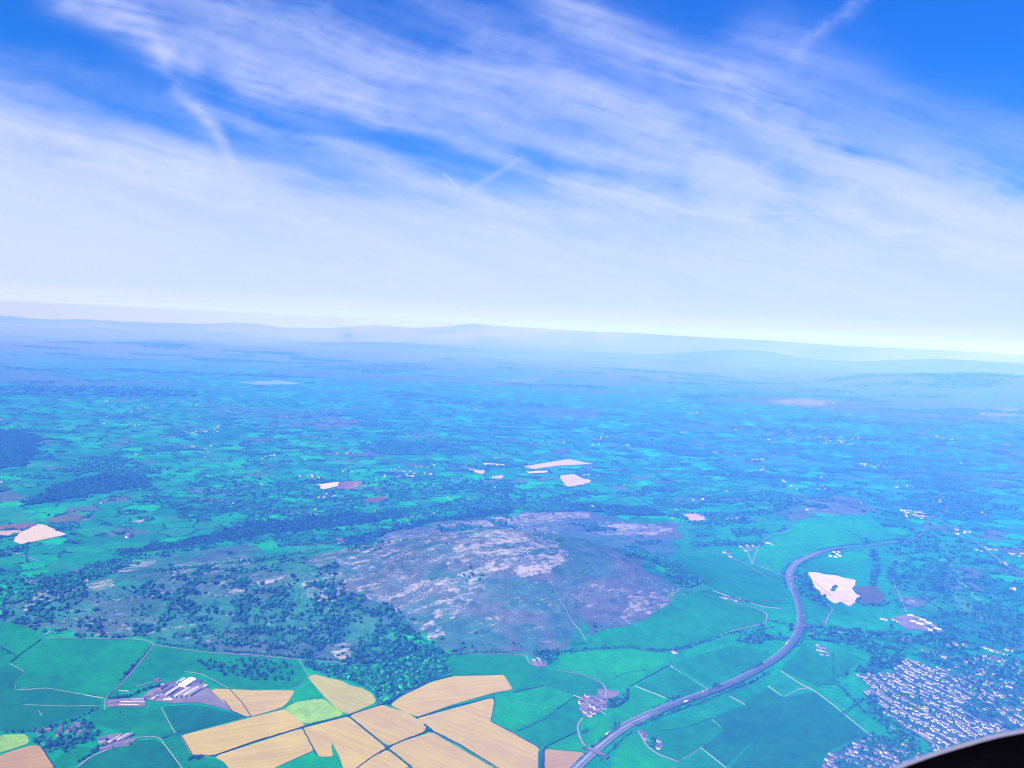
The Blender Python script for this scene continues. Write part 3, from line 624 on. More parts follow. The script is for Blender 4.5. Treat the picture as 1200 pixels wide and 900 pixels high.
# woodland close by
x, y = wedge(int(area(1500, 4200)/62), 1500, 4200); d = wooddens(x, y)
k = RNG.random(len(x)) < d; x, y = x[k], y[k]
nn = len(x); W = RNG.uniform(5, 10, nn)+(RNG.random(nn) < .2)*RNG.uniform(2, 6, nn); H = W*RNG.uniform(.75, 1.1, nn)
r = np.hypot(x, y); mk = r < 2700
tn_near = tree_tone(nn); lush = inpoly(x, y, hit([(366,778),(430,782),(480,772),(520,770),(531,789),(505,797),(475,811),(458,824),(446,826),(437,812),(415,800),(395,795)])[:, :2]); tn_near[lush] *= (1.3, 1.7, 1.1)
mass('woodland', x[mk], y[mk], W[mk], H[mk], 'near', tn_near[mk]); mass('woodland', x[~mk], y[~mk], W[~mk]*1.1, H[~mk], 'mid')
x, y = wedge(int(area(4200, 8500)/150), 4200, 8500); d = wooddens(x, y); k = RNG.random(len(x)) < d*1.2; x, y = x[k], y[k]; nn = len(x)
mass('far_woods', x, y, RNG.uniform(12, 20, nn), RNG.uniform(9, 14, nn), 'far')
x, y = wedge(int(area(8500, 22000)/2600), 8500, 22000); d = wooddens(x, y); k = RNG.random(len(x)) < d*.8; x, y = x[k], y[k]; nn = len(x)
mass('far_woods', x, y, RNG.uniform(35, 75, nn), RNG.uniform(10, 17, nn), 'far')
# hedgerows between the far fields
for r0, r1, den, wd_, nm, th in ((2500, 5200, 60, (3.5, 7), 'far', 4.5), (5200, 10000, 240, (6, 12), 'far', 8)):
    x, y = wedge(int(area(r0, r1)/den), r0, r1); _, e = voro(x, y)
    k = (e < th) & ~inpoly(x, y, NEAR) & (vn(x/90, y/90, 95) > .45)
    x, y = x[k], y[k]; d = wooddens(x, y); hillp = inpoly(x, y, PATCH[1][0]) | inpoly(x, y, PATCH[0][0]); x, y = x[~hillp], y[~hillp]
    for P, c, a in FP: kk = ~inpoly(x, y, P); x, y = x[kk], y[kk]
    nn = len(x); mass('hedgerows', x, y, RNG.uniform(*wd_, nn), RNG.uniform(4, 9, nn), nm)
# scrub dotted over the limestone
x, y = wedge(170000, 2500, 4300, -33, 25); hp = (inpoly(x, y, PATCH[1][0]) | inpoly(x, y, PATCH[0][0])) & (fbm(x/70, y/40, 4, 111) > .50); x, y = x[hp], y[hp]; k = RNG.random(len(x)) < .55; x, y = x[k], y[k]
nn = len(x); mass('scrub', x, y, RNG.uniform(1.5, 3.8, nn)+(RNG.random(nn) < .1)*2, RNG.uniform(1.2, 3, nn), 'far')
# limestone outcrops as real blocks
x, y = wedge(90000, 2500, 4400, -37, 25); rk = np.zeros(len(x))
for P, s, e in ROCK: rk = np.maximum(rk, inpoly(x, y, P)*s)
k = (fbm(x/90, y/28, 4, 121)+rk*.9 > 1.03) & (RNG.random(len(x)) < .45); x, y = x[k], y[k]; nn = len(x)
o = mass('limestone_rocks', x, y, RNG.uniform(3, 9, nn), RNG.uniform(1, 2.6, nn), 'far', tone=np.repeat([[.24, .215, .225]], nn, 0)*RNG.uniform(.7, 1.15, (nn, 1)), dz=-.5)
# ------------------------------------------------------------------ individual trees
M_crowns = [mat('crown_leaves', color=(c[0]*.4, c[1]*.95, c[2]*.6), rough=1, spec=0, noise=[(.35, .4)]) for c in ((.014, .075, .040), (.010, .050, .035), (.022, .105, .045))]
def make_tree(i):
    root = empty('broadleaf_tree'); s = RNG.uniform(8, 10); v, f = crown_tpl('near', RNG)
    npmesh('crown', v*np.array([s, s, s*.95])+np.array([0, 0, 1.0]), f, M_crowns[i % 3], root)
    V = []; F = []
    for k, (z, rad) in enumerate(((-.3, .5), (2, .36), (5, .25), (7, .08))):
        for j in range(6): V.append((math.cos(j*1.047)*rad, math.sin(j*1.047)*rad, z))
    for k in range(3):
        for j in range(6): F.append((k*6+j, k*6+(j+1) % 6, k*6+6+(j+1) % 6, k*6+6+j))
    for q in range(3):
        a = q*2.1; b = len(V); V += [(0, .15, 3), (0, -.15, 3), (math.cos(a)*2.4, math.sin(a)*2.4, 6)]; F.append((b, b+1, b+2))
    npmesh('trunk', V, F, M_trunk, root); return root
PROTO = [make_tree(i) for i in range(6)]; used = [False]*6; NT = [0]
def put_tree(x, y, label, group, s=1.0):
    i = int(RNG.integers(0, 6))
    if used[i]: t = copy_tree(PROTO[i])
    else: t = PROTO[i]; used[i] = True
    t.location = (x, y, float(height(x, y))-.1); t.rotation_euler = (0, 0, RNG.random()*6.28); k = s*RNG.uniform(.8, 1.2); t.scale = (k, k, k*RNG.uniform(.9, 1.1))
    tag(t, label, 'tree', group); NT[0] += 1
def scatter_px(poly, n, label, group, s=1.0, sep=7):
    P = hit(poly)[:, :2]; x0, y0 = P.min(0); x1, y1 = P.max(0); pts = []
    for _ in range(n*60):
        q = np.array([random.uniform(x0, x1), random.uniform(y0, y1)])
        if inpoly(q[:1], q[1:], P)[0] and all(np.hypot(*(q-p)) > sep for p in pts):
            pts.append(q)
            if len(pts) >= n: break
    for q in pts: put_tree(q[0], q[1], label, group, s)
def line_trees(pts, step, label, group, s=1.0, jit=2.0):
    C = resample(hit(pts)[:, :2], step)
    for q in C: put_tree(q[0]+random.uniform(-jit, jit), q[1]+random.uniform(-jit, jit), label, group, s*random.uniform(.7, 1.15))
scatter_px([(232,776),(300,773),(340,778),(345,795),(336,803),(300,798),(262,793),(240,787)], 70, 'small dark tree in the loose orchard above the big barns', 'orchard trees above the big barns', 1.15, 12)
scatter_px([(348,777),(372,777),(400,787),(388,795),(366,788)], 14, 'bushy tree on the slope between the hill lane and the ochre field', 'trees above the ochre field', .9)
line_trees([(128,819),(150,817),(172,808),(186,806)], 8, 'rounded tree in the belt beside the big farm entrance', 'tree belt at the big farm', 1.0)
line_trees([(114,832),(100,838),(85,845),(60,853),(40,858),(8,859)], 11, 'dark tree in the hedge line above the lower hamlet', 'trees above the lower hamlet', 1.0)
line_trees([(140,797),(148,791),(155,782),(163,774)], 11, 'dark tree in the hedge beside the track climbing to the hill', 'trees beside the climbing track', .8)
scatter_px([(40,870),(70,866),(100,868),(112,866),(85,880),(62,888)], 26, 'green garden tree between the lower hamlet and the small farm', 'trees round the lower hamlet', .9)
line_trees([(92,893),(103,886),(112,880),(120,876)], 9, 'tree along the lane running to the small farm', 'trees by the small farm lane', .9)
put_tree(*hit([(454,826)])[0][:2], 'lone round tree at the wood corner between two golden fields', None, 1.1)
for q, s in (((501,855), 1.0), ((498,851), .8), ((503,857), .9)): put_tree(*hit([q])[0][:2], 'dark tree in the small clump where the golden field hedges meet', 'clump between the golden fields', s)
for q in ((226,889), (222,891), (231,890), (235,888)): put_tree(*hit([q])[0][:2], 'dark tree in the clump below the striped golden field', 'clump below the striped field', 1.1)
put_tree(*hit([(236,838)])[0][:2], 'lone tree in the green field between big farm and golden field', None, .9)
put_tree(*hit([(141,836)])[0][:2], 'lone small bush in the pasture under the big farm', None, .6)
put_tree(*hit([(615,852)])[0][:2], 'single tree on the field wall right of the golden fields', None, .8)
scatter_px([(680,857),(688,855),(688,860),(681,861)], 4, 'tree in the small clump below the whitewashed hamlet', 'clump below the whitewashed hamlet', .9, 5)
scatter_px([(1038,734),(1046,733),(1048,739),(1040,739)], 4, 'tree in the small clump in front of the industrial sheds', 'clump in front of the sheds', 1.0, 5)
scatter_px([(708,826),(720,824),(730,818),(736,808),(739,812),(735,824),(722,831),(710,831)], 14, 'tree on the curved bank beside the whitewashed hamlet', 'trees beside the whitewashed hamlet', .8, 6)
scatter_px([(712,850),(722,846),(732,852),(726,858),(715,862)], 8, 'tree between the whitewashed hamlet and the motorway', 'trees between hamlet and motorway', .8, 6)
line_trees([(676,893),(690,880),(705,868),(722,855)], 9, 'tree on the near left bank of the motorway', 'trees on the near left bank', .75)
line_trees([(765,830),(790,822),(800,818)], 9, 'tree on the motorway bank beside the round copse', 'trees beside the round copse', .7)
line_trees([(703,893),(715,882),(728,868),(740,860)], 10, 'tree on the near right bank of the motorway', 'trees on the near right bank', .7)
scatter_px([(828,806),(845,801),(843,808),(832,811)], 8, 'tree in the clump left of the motorway straight', 'clump left of the motorway', .9, 6)
line_trees([(870,789),(885,783),(893,780)], 7, 'tree in the row hugging the inside of the motorway bend', 'trees inside the bend', .9)
scatter_px([(762,866),(768,865),(770,874),(765,876)], 6, 'tree among the roadside cottages right of the motorway', 'trees among the cottages', .8, 5)
line_trees([(976,765),(977,785),(977,803)], 12, 'tree in the straight hedge left of the estate', 'trees in the hedge left of the estate', .7)
print('individual trees', NT[0])
# trees and bushes along field edges and roads: counted in thousands over the view
def linebushes(lines, step, w0, w1, jit):
    X = []; Y = []
    for l in lines:
        C = resample(hit(l)[:, :2], step); X.append(C[:, 0]); Y.append(C[:, 1])
    X = np.concatenate(X); Y = np.concatenate(Y); n = len(X); X = X+RNG.normal(0, jit, n); Y = Y+RNG.normal(0, jit, n)
    kk = dist_poly(X, Y, MW) > 17; X, Y = X[kk], Y[kk]; n = len(X); return X, Y, RNG.uniform(w0, w1, n)
L1 = [[(640,766),(700,761),(735,759),(770,764),(800,762),(840,748)], [(640,765),(700,760),(735,758),(775,763),(810,757),(845,745),(870,740)], [(870,742),(890,748),(920,751)], [(857,809),(865,804),(876,799)],
 [(745,843),(790,828),(830,814),(870,797),(900,780),(918,767)], [(745,850),(790,833),(840,816),(880,800),(905,786)], [(740,853),(780,838),(830,821)], [(934,757),(943,745),(944,730),(942,712)],
 [(922,690),(918,678),(920,665),(935,655),(960,645),(990,639),(1010,638),(1040,633),(1060,632)], [(935,665),(950,656),(975,650),(1000,645)], [(930,700),(935,690),(930,678),(936,668)], [(940,735),(930,752),(915,765)],
 [(1013,641),(1010,632),(1000,626),(993,622)], [(530,768),(560,765),(600,766)], [(183,754),(240,762),(300,766),(350,771),(400,775)], [(0,760),(20,770)], [(900,728),(930,733)], [(900,750),(930,748)],
 [(945,740),(1000,745),(1050,752)], [(945,750),(990,752),(1040,768),(1060,770)], [(985,840),(1000,828),(1010,820)], [(1085,880),(1100,882),(1140,868),(1190,855)], [(820,693),(850,700),(880,707)],
 [(760,672),(790,680),(810,690)], [(1100,612),(1130,628),(1165,655),(1200,676)], [(1140,720),(1160,735),(1200,750)], [(1080,700),(1105,716),(1150,742),(1200,765)], [(1070,640),(1100,660),(1140,690),(1180,715)], [(980,800),(1010,832),(1040,852)],
 [(800,600),(840,610),(900,600),(940,590)], [(700,590),(740,580),(800,583),(850,575),(900,565)]]
X, Y, W = linebushes(L1, 4.0, 4, 9, 2.5); mass('roadside_bushes', X, Y, W, W*RNG.uniform(.6, 1.0, len(W)), 'mid')
for P in ESTATE:     # gardens
    x0, y0 = P.min(0); x1, y1 = P.max(0); x = RNG.uniform(x0, x1, 5200); y = RNG.uniform(y0, y1, 5200); k = inpoly(x, y, P); x, y = x[k], y[k]; k = fbm(x/60, y/60, 3, 131) > .47; x, y = x[k], y[k]
    W = RNG.uniform(2.5, 6.5, len(x)); mass('garden_shrubs', x, y, W, W*.9, 'far')
# ------------------------------------------------------------------ hedges and stone walls: one thing each
def strip(name, pts, w, h, m, label, cat, rough=.3, step=5.0, sink=.3):
    C = resample(hit(pts)[:, :2], step); n = len(C); T = np.gradient(C, axis=0); T /= np.hypot(T[:, 0], T[:, 1])[:, None]+1e-9; N = np.stack([-T[:, 1], T[:, 0]], 1)
    C = C + N*(RNG.normal(0, 1, n)*rough*w*.25)[:, None]
    rings = []
    for ux, uz in ((-.5, 0), (-.42, .8), (-.12, 1.0), (.12, 1.0), (.42, .8), (.5, 0)):
        q = C+N*(ux*w*(1+rough*(RNG.random(n)-.5)*1.4))[:, None]; z = height(C[:, 0], C[:, 1])-sink+uz*(h+sink)*(1+rough*(RNG.random(n)-.5)*1.4)
        rings.append(np.column_stack([q, z]))
    V = np.stack(rings, 1).reshape(-1, 3); F = []
    for i in range(n-1):
        for j in range(5): F.append((i*6+j, i*6+6+j, i*6+7+j, i*6+j+1))
    F.append((0, 1, 2, 3, 4, 5)); F.append(tuple((n-1)*6+j for j in (5, 4, 3, 2, 1, 0)))
    c = V.mean(0); o = npmesh(name, V-c, F, m); o.location = c; return tag(o, label, cat)
HED = [([(178,757),(148,794),(126,817)], 'dark tall hedge climbing from the big farm to the hill lane', 5),
 ([(48,750),(30,762),(12,777)], 'broken dark hedge at the far left under the hillside', 3),
 ([(225,886),(252,886),(300,869),(356,852),(408,839),(446,826),(478,812),(505,798),(530,792)], 'long dark hedge curving between the golden fields and past the wood', 3.5),
 ([(354,853),(364,872),(372,886)], 'green hedge between the striped field and the notched golden field', 3.5),
 ([(408,839),(430,857),(454,877),(483,900)], 'green hedge crossing the middle of the golden fields downhill', 3.5),
 ([(418,901),(437,887),(454,877),(475,867),(497,859),(502,856)], 'dark hedge from the frame bottom up to the tree clump', 4),
 ([(487,842),(530,829),(576,818)], 'straight thin hedge under the long pale golden field', 3),
 ([(505,856),(540,874),(584,901)], 'straight hedge from the tree clump down to the bottom of the picture', 3),
 ([(578,813),(580,822),(575,846),(600,859),(634,878)], 'hedge at the right boundary of the golden fields', 2.5),
 ([(601,812),(637,804)], 'short hedge running right from the tip of the pale golden field', 2.5),
 ([(606,858),(640,843),(655,830),(675,817)], 'dark hedge rising from the golden fields to the whitewashed hamlet', 3),
 ([(637,878),(655,868),(676,858)], 'dark hedge below the whitewashed hamlet joining its lane', 3),
 ([(637,879),(636,901)], 'short thick green hedge dividing two golden fields by the motorway', 9),
 ([(738,805),(760,793),(785,780)], 'dark field hedge between the hamlet and the white cottage', 2.5),
 ([(718,797),(730,790),(758,785)], 'faint curving hedge above the field corner near the hamlet', 2.5),
 ([(262,821),(272,834),(288,841)], 'thin dark hedge at the lower edge of the farmyard', 2.5),
 ([(268,807),(283,823),(294,840)], 'thin hedge crossing the small golden field by the big farm', 2),
 ([(190,866),(206,860),(213,864),(226,886)], 'hedge left of the striped golden field', 3),
 ([(64,900),(55,886),(47,874)], 'pale green hedge beside the tan field at lower left', 2.5),
 ([(836,842),(800,855),(770,858)], 'faint hedge crossing the pasture right of the cottages', 2),
 ([(977,765),(977,802),(962,803)], 'straight hedge dropping towards the estate with a square corner', 3)]
for p, l, w_ in HED: strip('hedge', p, w_*.85, 2.6, M_hedge, l, 'hedge', .5)
WAL = [([(12,778),(28,787),(17,800),(19,811)], 'zigzag pale wall at the left of the green pasture'),
 ([(20,809),(55,806.5),(95,814),(121,818)], 'pale curving wall from the left pasture to the track'),
 ([(20,834),(27,826),(80,828),(115,827)], 'faint wall crossing the dark pasture left of the farm'),
 ([(45,833),(49,839)], 'very short white wall standing alone in the dark left pasture'),
 ([(189,829),(196,843),(205,859)], 'pale wall dropping from the big farm to the field corner'),
 ([(215,787),(235,790),(252,798),(268,807)], 'pale curving wall behind the orchard farm'),
 ([(190,869),(203,886),(213,900)], 'pale wall running down to the bottom left of the stubble'),
 ([(350,773),(356,783),(362,793)], 'short pale wall from the hill lane to the ochre field'),
 ([(362,794),(351,803),(343,808)], 'thin wall between orchard pasture and green wedge'),
 ([(612,640),(622,655),(640,672),(649,688),(655,702),(663,714),(670,728),(681,740),(688,754)], 'long wall running down the bare limestone slope'),
 ([(785,780),(800,790),(816,800),(831,809)], 'bright wall falling from the white cottage to the motorway'),
 ([(744,804),(762,811),(780,818)], 'bright wall right of the hamlet ending at the round copse'),
 ([(715,800),(730,807)], 'short bright wall above the hamlet bank'),
 ([(856,760),(862,770),(875,786)], 'wall in the pasture north of the motorway straight'),
 ([(845,757),(843,765),(830,776)], 'small curved wall in the pasture north of the motorway'),
 ([(826,777),(831,782)], 'tiny bright wall alone in the pasture by the motorway'),
 ([(855,816),(870,824),(887,835)], 'bright wall falling from the motorway into the right pasture'),
 ([(833,842),(848,855)], 'short bright wall in the middle of the right pasture'),
 ([(848,855),(822,876),(800,890)], 'faint long wall slanting down across the right pasture'),
 ([(821,876),(836,888),(851,900)], 'bright wall leaving the picture bottom in the right pasture'),
 ([(915,786),(935,800),(955,810),(975,825),(995,842),(1018,860)], 'longest bright wall running from the motorway bend to the lower estate'),
 ([(900,804),(918,817),(935,808),(950,806)], 'bent wall in the pasture under the motorway bend'),
 ([(736,842),(745,838),(715,855)], 'short wall above the motorway by the hamlet'),
 ([(700,830),(712,840),(720,848)], 'wall going down from the hamlet towards the motorway'),
 ([(672,815),(682,818)], 'short wall joining the hamlet from the left'),
 ([(603,822),(625,826),(646,832)], 'faint wall across the bright field left of the hamlet'),
 ([(915,713),(895,711),(870,704),(835,692)], 'long thin wall crossing the pasture behind the motorway'),
 ([(870,712),(867,700),(872,690)], 'faint upright wall in the pasture behind the motorway'),
 ([(708,862),(700,868),(710,856)], 'short wall on the slope beside the motorway lane')]
for p, l in WAL: strip('stone_wall', p, .35 if 'limestone' in l else .95, 1.5, M_wall, l, 'wall', .3, 6)
# ------------------------------------------------------------------ buildings
def box(x0, x1, y0, y1, z0, z1):
    V = [(x0,y0,z0),(x1,y0,z0),(x1,y1,z0),(x0,y1,z0),(x0,y0,z1),(x1,y0,z1),(x1,y1,z1),(x0,y1,z1)]
    return V, [(0,3,2,1),(4,5,6,7),(0,1,5,4),(1,2,6,5),(2,3,7,6),(3,0,4,7)]
def jn(parts):
    V = []; F = []
    for v, f in parts: n = len(V); V += v; F += [tuple(i+n for i in q) for q in f]
    return V, F
def gable_wall(L, D, h, rise):
    a, b = L/2, D/2
    V = [(-a,-b,-1),(a,-b,-1),(a,b,-1),(-a,b,-1),(-a,-b,h),(a,-b,h),(a,b,h),(-a,b,h),(-a,0,h+rise),(a,0,h+rise)]
    return V, [(0,3,2,1),(0,1,5,4),(2,3,7,6),(1,2,6,9,5),(3,0,4,8,7),(4,5,9,8),(6,7,8,9)]
def gable_roof(L, D, h, rise, ov=.4, t=.25):
    a, b = L/2+ov, D/2+ov; s = rise/(D/2); zb = h-ov*s+.05; zt = h+rise+.05
    V = [(-a,-b,zb),(a,-b,zb),(a,0,zt),(-a,0,zt),(a,b,zb),(-a,b,zb)]; V += [(x, y, z+t) for x, y, z in V]
    return V, [(6,7,8,9),(9,8,10,11),(0,3,2,1),(3,5,4,2),(0,1,7,6),(4,5,11,10),(1,2,8,7),(2,4,10,8),(3,0,6,9),(5,3,9,11)]
def make_house(name, L, D, h, rise, wm, rm, chim=True, win=True):
    root = empty(name); V, F = gable_wall(L, D, h, rise); wl = npmesh('wall', V, F, wm, root)
    V, F = gable_roof(L, D, h, rise); rf = npmesh('roof', V, F, rm, root)
    if chim: V, F = box(L/2-1.6, L/2-.6, -.5, .5, h+rise-.8, h+rise+1.2); npmesh('chimney', V, F, M_stone, rf)
    if win:
        ps = []
        for sy in (-1, 1):
            y0, y1 = sorted((sy*(D/2+.03), sy*(D/2-.05)))
            for zz in ((1.0, 4.0) if h > 4.5 else (1.0,)):
                n = max(2, int(L/3.2))
                for i in range(n): cx = -L/2+(i+.5)*L/n; ps.append(box(cx-.6, cx+.6, y0, y1, zz, zz+1.1))
        for v, f in ps[:12]: npmesh('window', v, f, M_glass, root)
    return root
PR = {}
def put_house(kind, x, y, rz, label, group=None, s=1.0, cat='house', sxy=None):
    spec = {'white': ('detached_house', 11, 8, 5, 2.6, M_render, M_slate), 'pale': ('semi_detached_house', 13, 8, 4.6, 2.4, M_rough, M_slate), 'stone': ('stone_house', 12, 8, 5, 2.8, M_stone, M_slate),
     'bungalow': ('bungalow', 12, 8.5, 2.8, 2.2, M_render, M_slate2), 'barn': ('barn', 30, 15, 5, 2.6, M_stone, M_tin), 'whitebarn': ('barn', 30, 18, 5, 2.4, M_render, M_tinw), 'darkbarn': ('barn', 30, 15, 5, 2.6, M_stone, M_slate), 'palebarn': ('barn', 30, 15, 5, 2.6, M_stone, M_tinp), 'shed': ('farm_shed', 18, 9, 3.5, 1.6, M_stone, M_slate2), 'plant': ('industrial_shed', 34, 18, 6, 2.0, M_tinw, M_tinw)}[kind]
    if kind not in PR:
        PR[kind] = make_house(*spec, chim=kind in ('white', 'pale', 'stone', 'bungalow'), win=False); t = PR[kind]
    else: t = copy_tree(PR[kind])
    t.location = (x, y, float(height(x, y))+1.2); t.rotation_euler = (0, 0, rz); t.scale = (s, s, s) if sxy is None else (s*sxy[0], s*sxy[1], s)
    return tag(t, label, cat, group)
def pxdir(p, q):
    a, b = hit([p, q])[:, :2]; return math.atan2(b[1]-a[1], b[0]-a[0])
# big farm: named barns
BF = [('darkbarn', (192,806), 76, .9, (1.3, .8), 'dark barn near the farmhouse at the back of the big yard'), ('palebarn', (181,819), 76, .7, (1, .9), 'pale barn at the left end of the big yard'),
 ('barn', (206,804), 76, .75, (1.0, .8), 'grey barn behind the five side by side sheds'), ('palebarn', (239,806), 76, .6, (1.1, 1), 'small pale barn at the right edge of the big farm'), ('whitebarn', (219.5,801.5), 76, 1.1, (1.35, 1.2), 'broad white roofed barn at the top of the big farm'),
 ('darkbarn', (203,802.5), 15, .95, (1.2, 1), 'long dark barn just left of the white roofed barn'),
 ('palebarn', (211,800), 76, .9, (1.2, .7), 'narrow pale barn touching the left side of the white roofed barn'),
 ('darkbarn', (196,811), 76, 1.0, (1.5, .75), 'dark roofed barn left of the five side by side sheds'),
 ('palebarn', (201,812), 76, 1.0, (1.6, .7), 'pale roofed barn between the dark barn and the five sheds'),
 ('darkbarn', (207,814), 72, 1.0, (1.7, .72), 'leftmost of the five side by side sheds of the big farm'),
 ('palebarn', (212.5,813.6), 72, 1.0, (1.8, .72), 'second from the left of the five side by side sheds'),
 ('barn', (218,813), 72, 1.0, (1.8, .72), 'middle shed of the five standing side by side'),
 ('palebarn', (223.5,812.5), 72, 1.0, (1.8, .72), 'fourth from the left of the five side by side sheds'),
 ('barn', (229,812), 72, 1.0, (1.7, .72), 'rightmost of the five side by side sheds of the big farm'),
 ('darkbarn', (230,801), 15, .8, (.9, 1.4), 'dark barn right of the white roofed barn'),
 ('darkbarn', (187,814), 15, .85, (1.1, .9), 'low dark barn between the yard and the tree belt'),
 ('palebarn', (190,804), 15, .6, (1.1, .9), 'small pale barn at the back left of the big yard'),
 ('darkbarn', (175,818.5), 12, .75, (1.6, 1), 'long low shed beside the tree belt of the big farm'),
 ('barn', (162,821), 12, .7, (1.4, 1), 'low shed next to the rows of white bales'),
 ('shed', (131,825), 30, 1.0, (1.3, 1), 'small shed by the track at the farm entrance'),
 ('palebarn', (197,821), 15, .6, (1.2, 1), 'small pale shed at the bottom of the big yard'),
 ('stone', (183,799), 24, 1.1, (1, 1), 'stone farmhouse at the back of the big farm')]
for kd, p, ang, s, sxy, l in BF: q = hit([p])[0]; put_house(kd, q[0], q[1], R(ang), l, None, s, 'house' if kd == 'stone' else 'barn', sxy)
SF = [('darkbarn', (128,871), 66, .75, (1.2, .75), 'left barn of the five at the small lower farm'), ('palebarn', (133,869), 66, .8, (1.3, .7), 'pale barn second from left at the small lower farm'), ('darkbarn', (138,867.5), 66, .8, (1.4, .7), 'dark barn in the middle of the small lower farm'),
 ('palebarn', (143.5,866), 66, .8, (1.3, .7), 'pale barn second from right at the small lower farm'), ('barn', (149,864.5), 66, .8, (1.2, .75), 'right grey barn of the small lower farm'), ('darkbarn', (140,874.5), 14, .75, (1.9, .6), 'long low shed below the barns of the small farm'),
 ('shed', (154,869), 20, .8, (1, 1), 'little shed at the right end of the small farm'),
 ('white', (119.5,869), 30, 1.3, (1, 1.1), 'whitewashed farmhouse at the left end of the small farm'), ('shed', (124,878), 30, 1.1, (1.3, 1), 'shed by the lane below the whitewashed farmhouse')]
for kd, p, ang, s, sxy, l in SF: q = hit([p])[0]; put_house(kd, q[0], q[1], R(ang), l, None, s, 'house' if kd == 'white' else 'barn', sxy)
def cluster(lst, kinds, label, group, s=1.0, ang=None, jit=15, cat='house'):
    for i, p in enumerate(lst):
        q = hit([p])[0]; put_house(kinds[i % len(kinds)], q[0], q[1], R((ang if ang is not None else random.choice((20, 110)))+random.uniform(-jit, jit)), label, group, s*random.uniform(.85, 1.1), cat)
cluster([(45,858),(54,857),(70,858),(72,853),(80,857),(86,855),(91,851),(93,860),(101,859),(68,862)], ['stone', 'shed', 'stone'], 'dark roofed stone house in the tree shaded lower hamlet', 'houses of the lower hamlet', 1.0)
cluster([(681,825),(684,820),(688,817),(689,824),(693,821),(694,829),(698,824),(699,832),(703,827),(706,822),(686,836),(690,834),(695,837),(684,832),(708,831),(691,840),(701,819)], ['white', 'stone', 'white', 'shed', 'pale'], 'pale walled building in the compact whitewashed hamlet', 'buildings of the whitewashed hamlet', 1.15)
cluster([(626,774),(630,778),(634,774),(637,780),(631,772)], ['white', 'stone'], 'small pale house in the steading under the dark pine block', 'houses under the pine block', .9)
cluster([(751,860),(754,863),(757,862),(755,866)], ['stone', 'pale'], 'roadside cottage at the upper end of the lane right of the motorway', 'upper roadside cottages', 1.0)
cluster([(772,870),(773,875),(771,878)], ['white', 'stone'], 'roadside cottage at the lower bend of the lane right of the motorway', 'lower roadside cottages', 1.0)
cluster([(789,765),(792,766)], ['white'], 'lone white cottage house on the tree line at the foot of the limestone slope', 'white cottages at the slope foot', 1.0)
cluster([(845,701),(850,702),(856,703),(862,705),(866,703)], ['stone', 'white'], 'house in the short row below the wooded end of the limestone hill', 'row below the limestone hill', 1.0, 0)
cluster([(868,641),(872,643),(876,640),(879,643),(882,640),(886,642),(874,646),(880,645)], ['white', 'stone'], 'house in the hamlet at the fork of lanes behind the pastures', 'hamlet at the lane fork', 1.1)
cluster([(849,648),(854,650),(856,653)], ['white', 'stone'], 'house of the trio left of the lane fork hamlet', 'trio left of the lane fork', 1.1)
cluster([(978,648),(981,650),(979,653),(984,652),(983,648),(973,652)], ['whitebarn'], 'pale warehouse in the row beside the wooded motorway curve', 'warehouses beside the motorway curve', .6, 90, 8, 'warehouse')
cluster([(958,757),(961,760),(964,764),(968,765),(963,768),(970,769),(959,763),(966,760)], ['white', 'pale'], 'white house of the loose cluster right of the motorway bend', 'cluster right of the motorway bend', .95)
cluster([(953,743),(966,729),(985,742)], ['stone'], 'house hidden among the trees outside the motorway bend', 'houses outside the bend', .9)
cluster([(1067,722),(1074,724),(1081,727),(1088,731),(1094,734),(1099,738),(1078,732),(1086,737),(1070,729),(1092,740)], ['plant', 'barn', 'plant'], 'long pale industrial shed on the works right of the pastures', 'industrial sheds of the works', .62, -35, 8, 'shed')
cluster([(1033,726),(1038,727),(1047,727),(1052,729)], ['white'], 'white house in the string left of the works', 'string left of the works', 1.0)
cluster([(1060,752),(1065,753),(1083,763),(1086,766),(1096,765),(1102,770),(1107,771),(1118,755),(1121,756),(1130,757),(1133,759),(1131,776),(1137,777),(1144,773),(1155,760),(1162,763),(1170,765),(1178,768),(1153,770),(1165,772),(1180,762),(1188,764),(1192,779),(1175,779),(1160,780),(1143,788),(1150,791),(1120,772),(1112,758)], ['white', 'pale', 'bungalow'], 'white house among the woods between the works and the estate', 'houses in the woods', 1.15)
# housing estates: rows of houses; the nearest are things of their own, the rest one mass
NH = sum(1 for o in COL.objects if o.get('category') in ('house', 'barn', 'warehouse', 'shed'))
EH = []
dirv = hit([(1028, 829), (1068, 859)])[:, :2]; u = dirv[1]-dirv[0]; u /= np.hypot(*u); v = np.array([-u[1], u[0]])
if v[1] < 0: v = -v
for ei, P in enumerate(ESTATE):
    c0 = P.mean(0); uu, vv = (u, v) if ei == 0 else ((u*.95+v*.3)/np.hypot(.95, .3), (v*.95-u*.3)/np.hypot(.95, .3))
    for j, b in enumerate(np.arange(-700, 700, 19.5)):
        for a in np.arange(-700, 700, 11.0):
            blk = vn(np.array([(a+300)/150.]), np.array([(b+90)/110.]), 143)[0]
            bend = 26*math.sin((a+b*.6)/110)+12*math.sin(a/47+b/60); q = c0+uu*(a+random.uniform(-4, 4))+vv*(b+bend+(5 if j % 2 else -3)+random.uniform(-5, 5))
            if inpoly(q[:1], q[1:], P)[0] and random.random() < (.82 if ei < 2 else .4) and vn(q[:1]/55, q[1:]/55, 140)[0] > .2:
                EH.append((q[0], q[1], math.atan2(uu[1], uu[0])+math.radians(math.cos((a+b*.6)/110)*13)+(1.45 if blk > .56 else 0)+random.choice((0, 0, 0, 1.5))+random.uniform(-.3, .3), ei))
EH.sort(key=lambda h: h[0]**2+h[1]**2); print('estate houses', len(EH), 'others', NH)
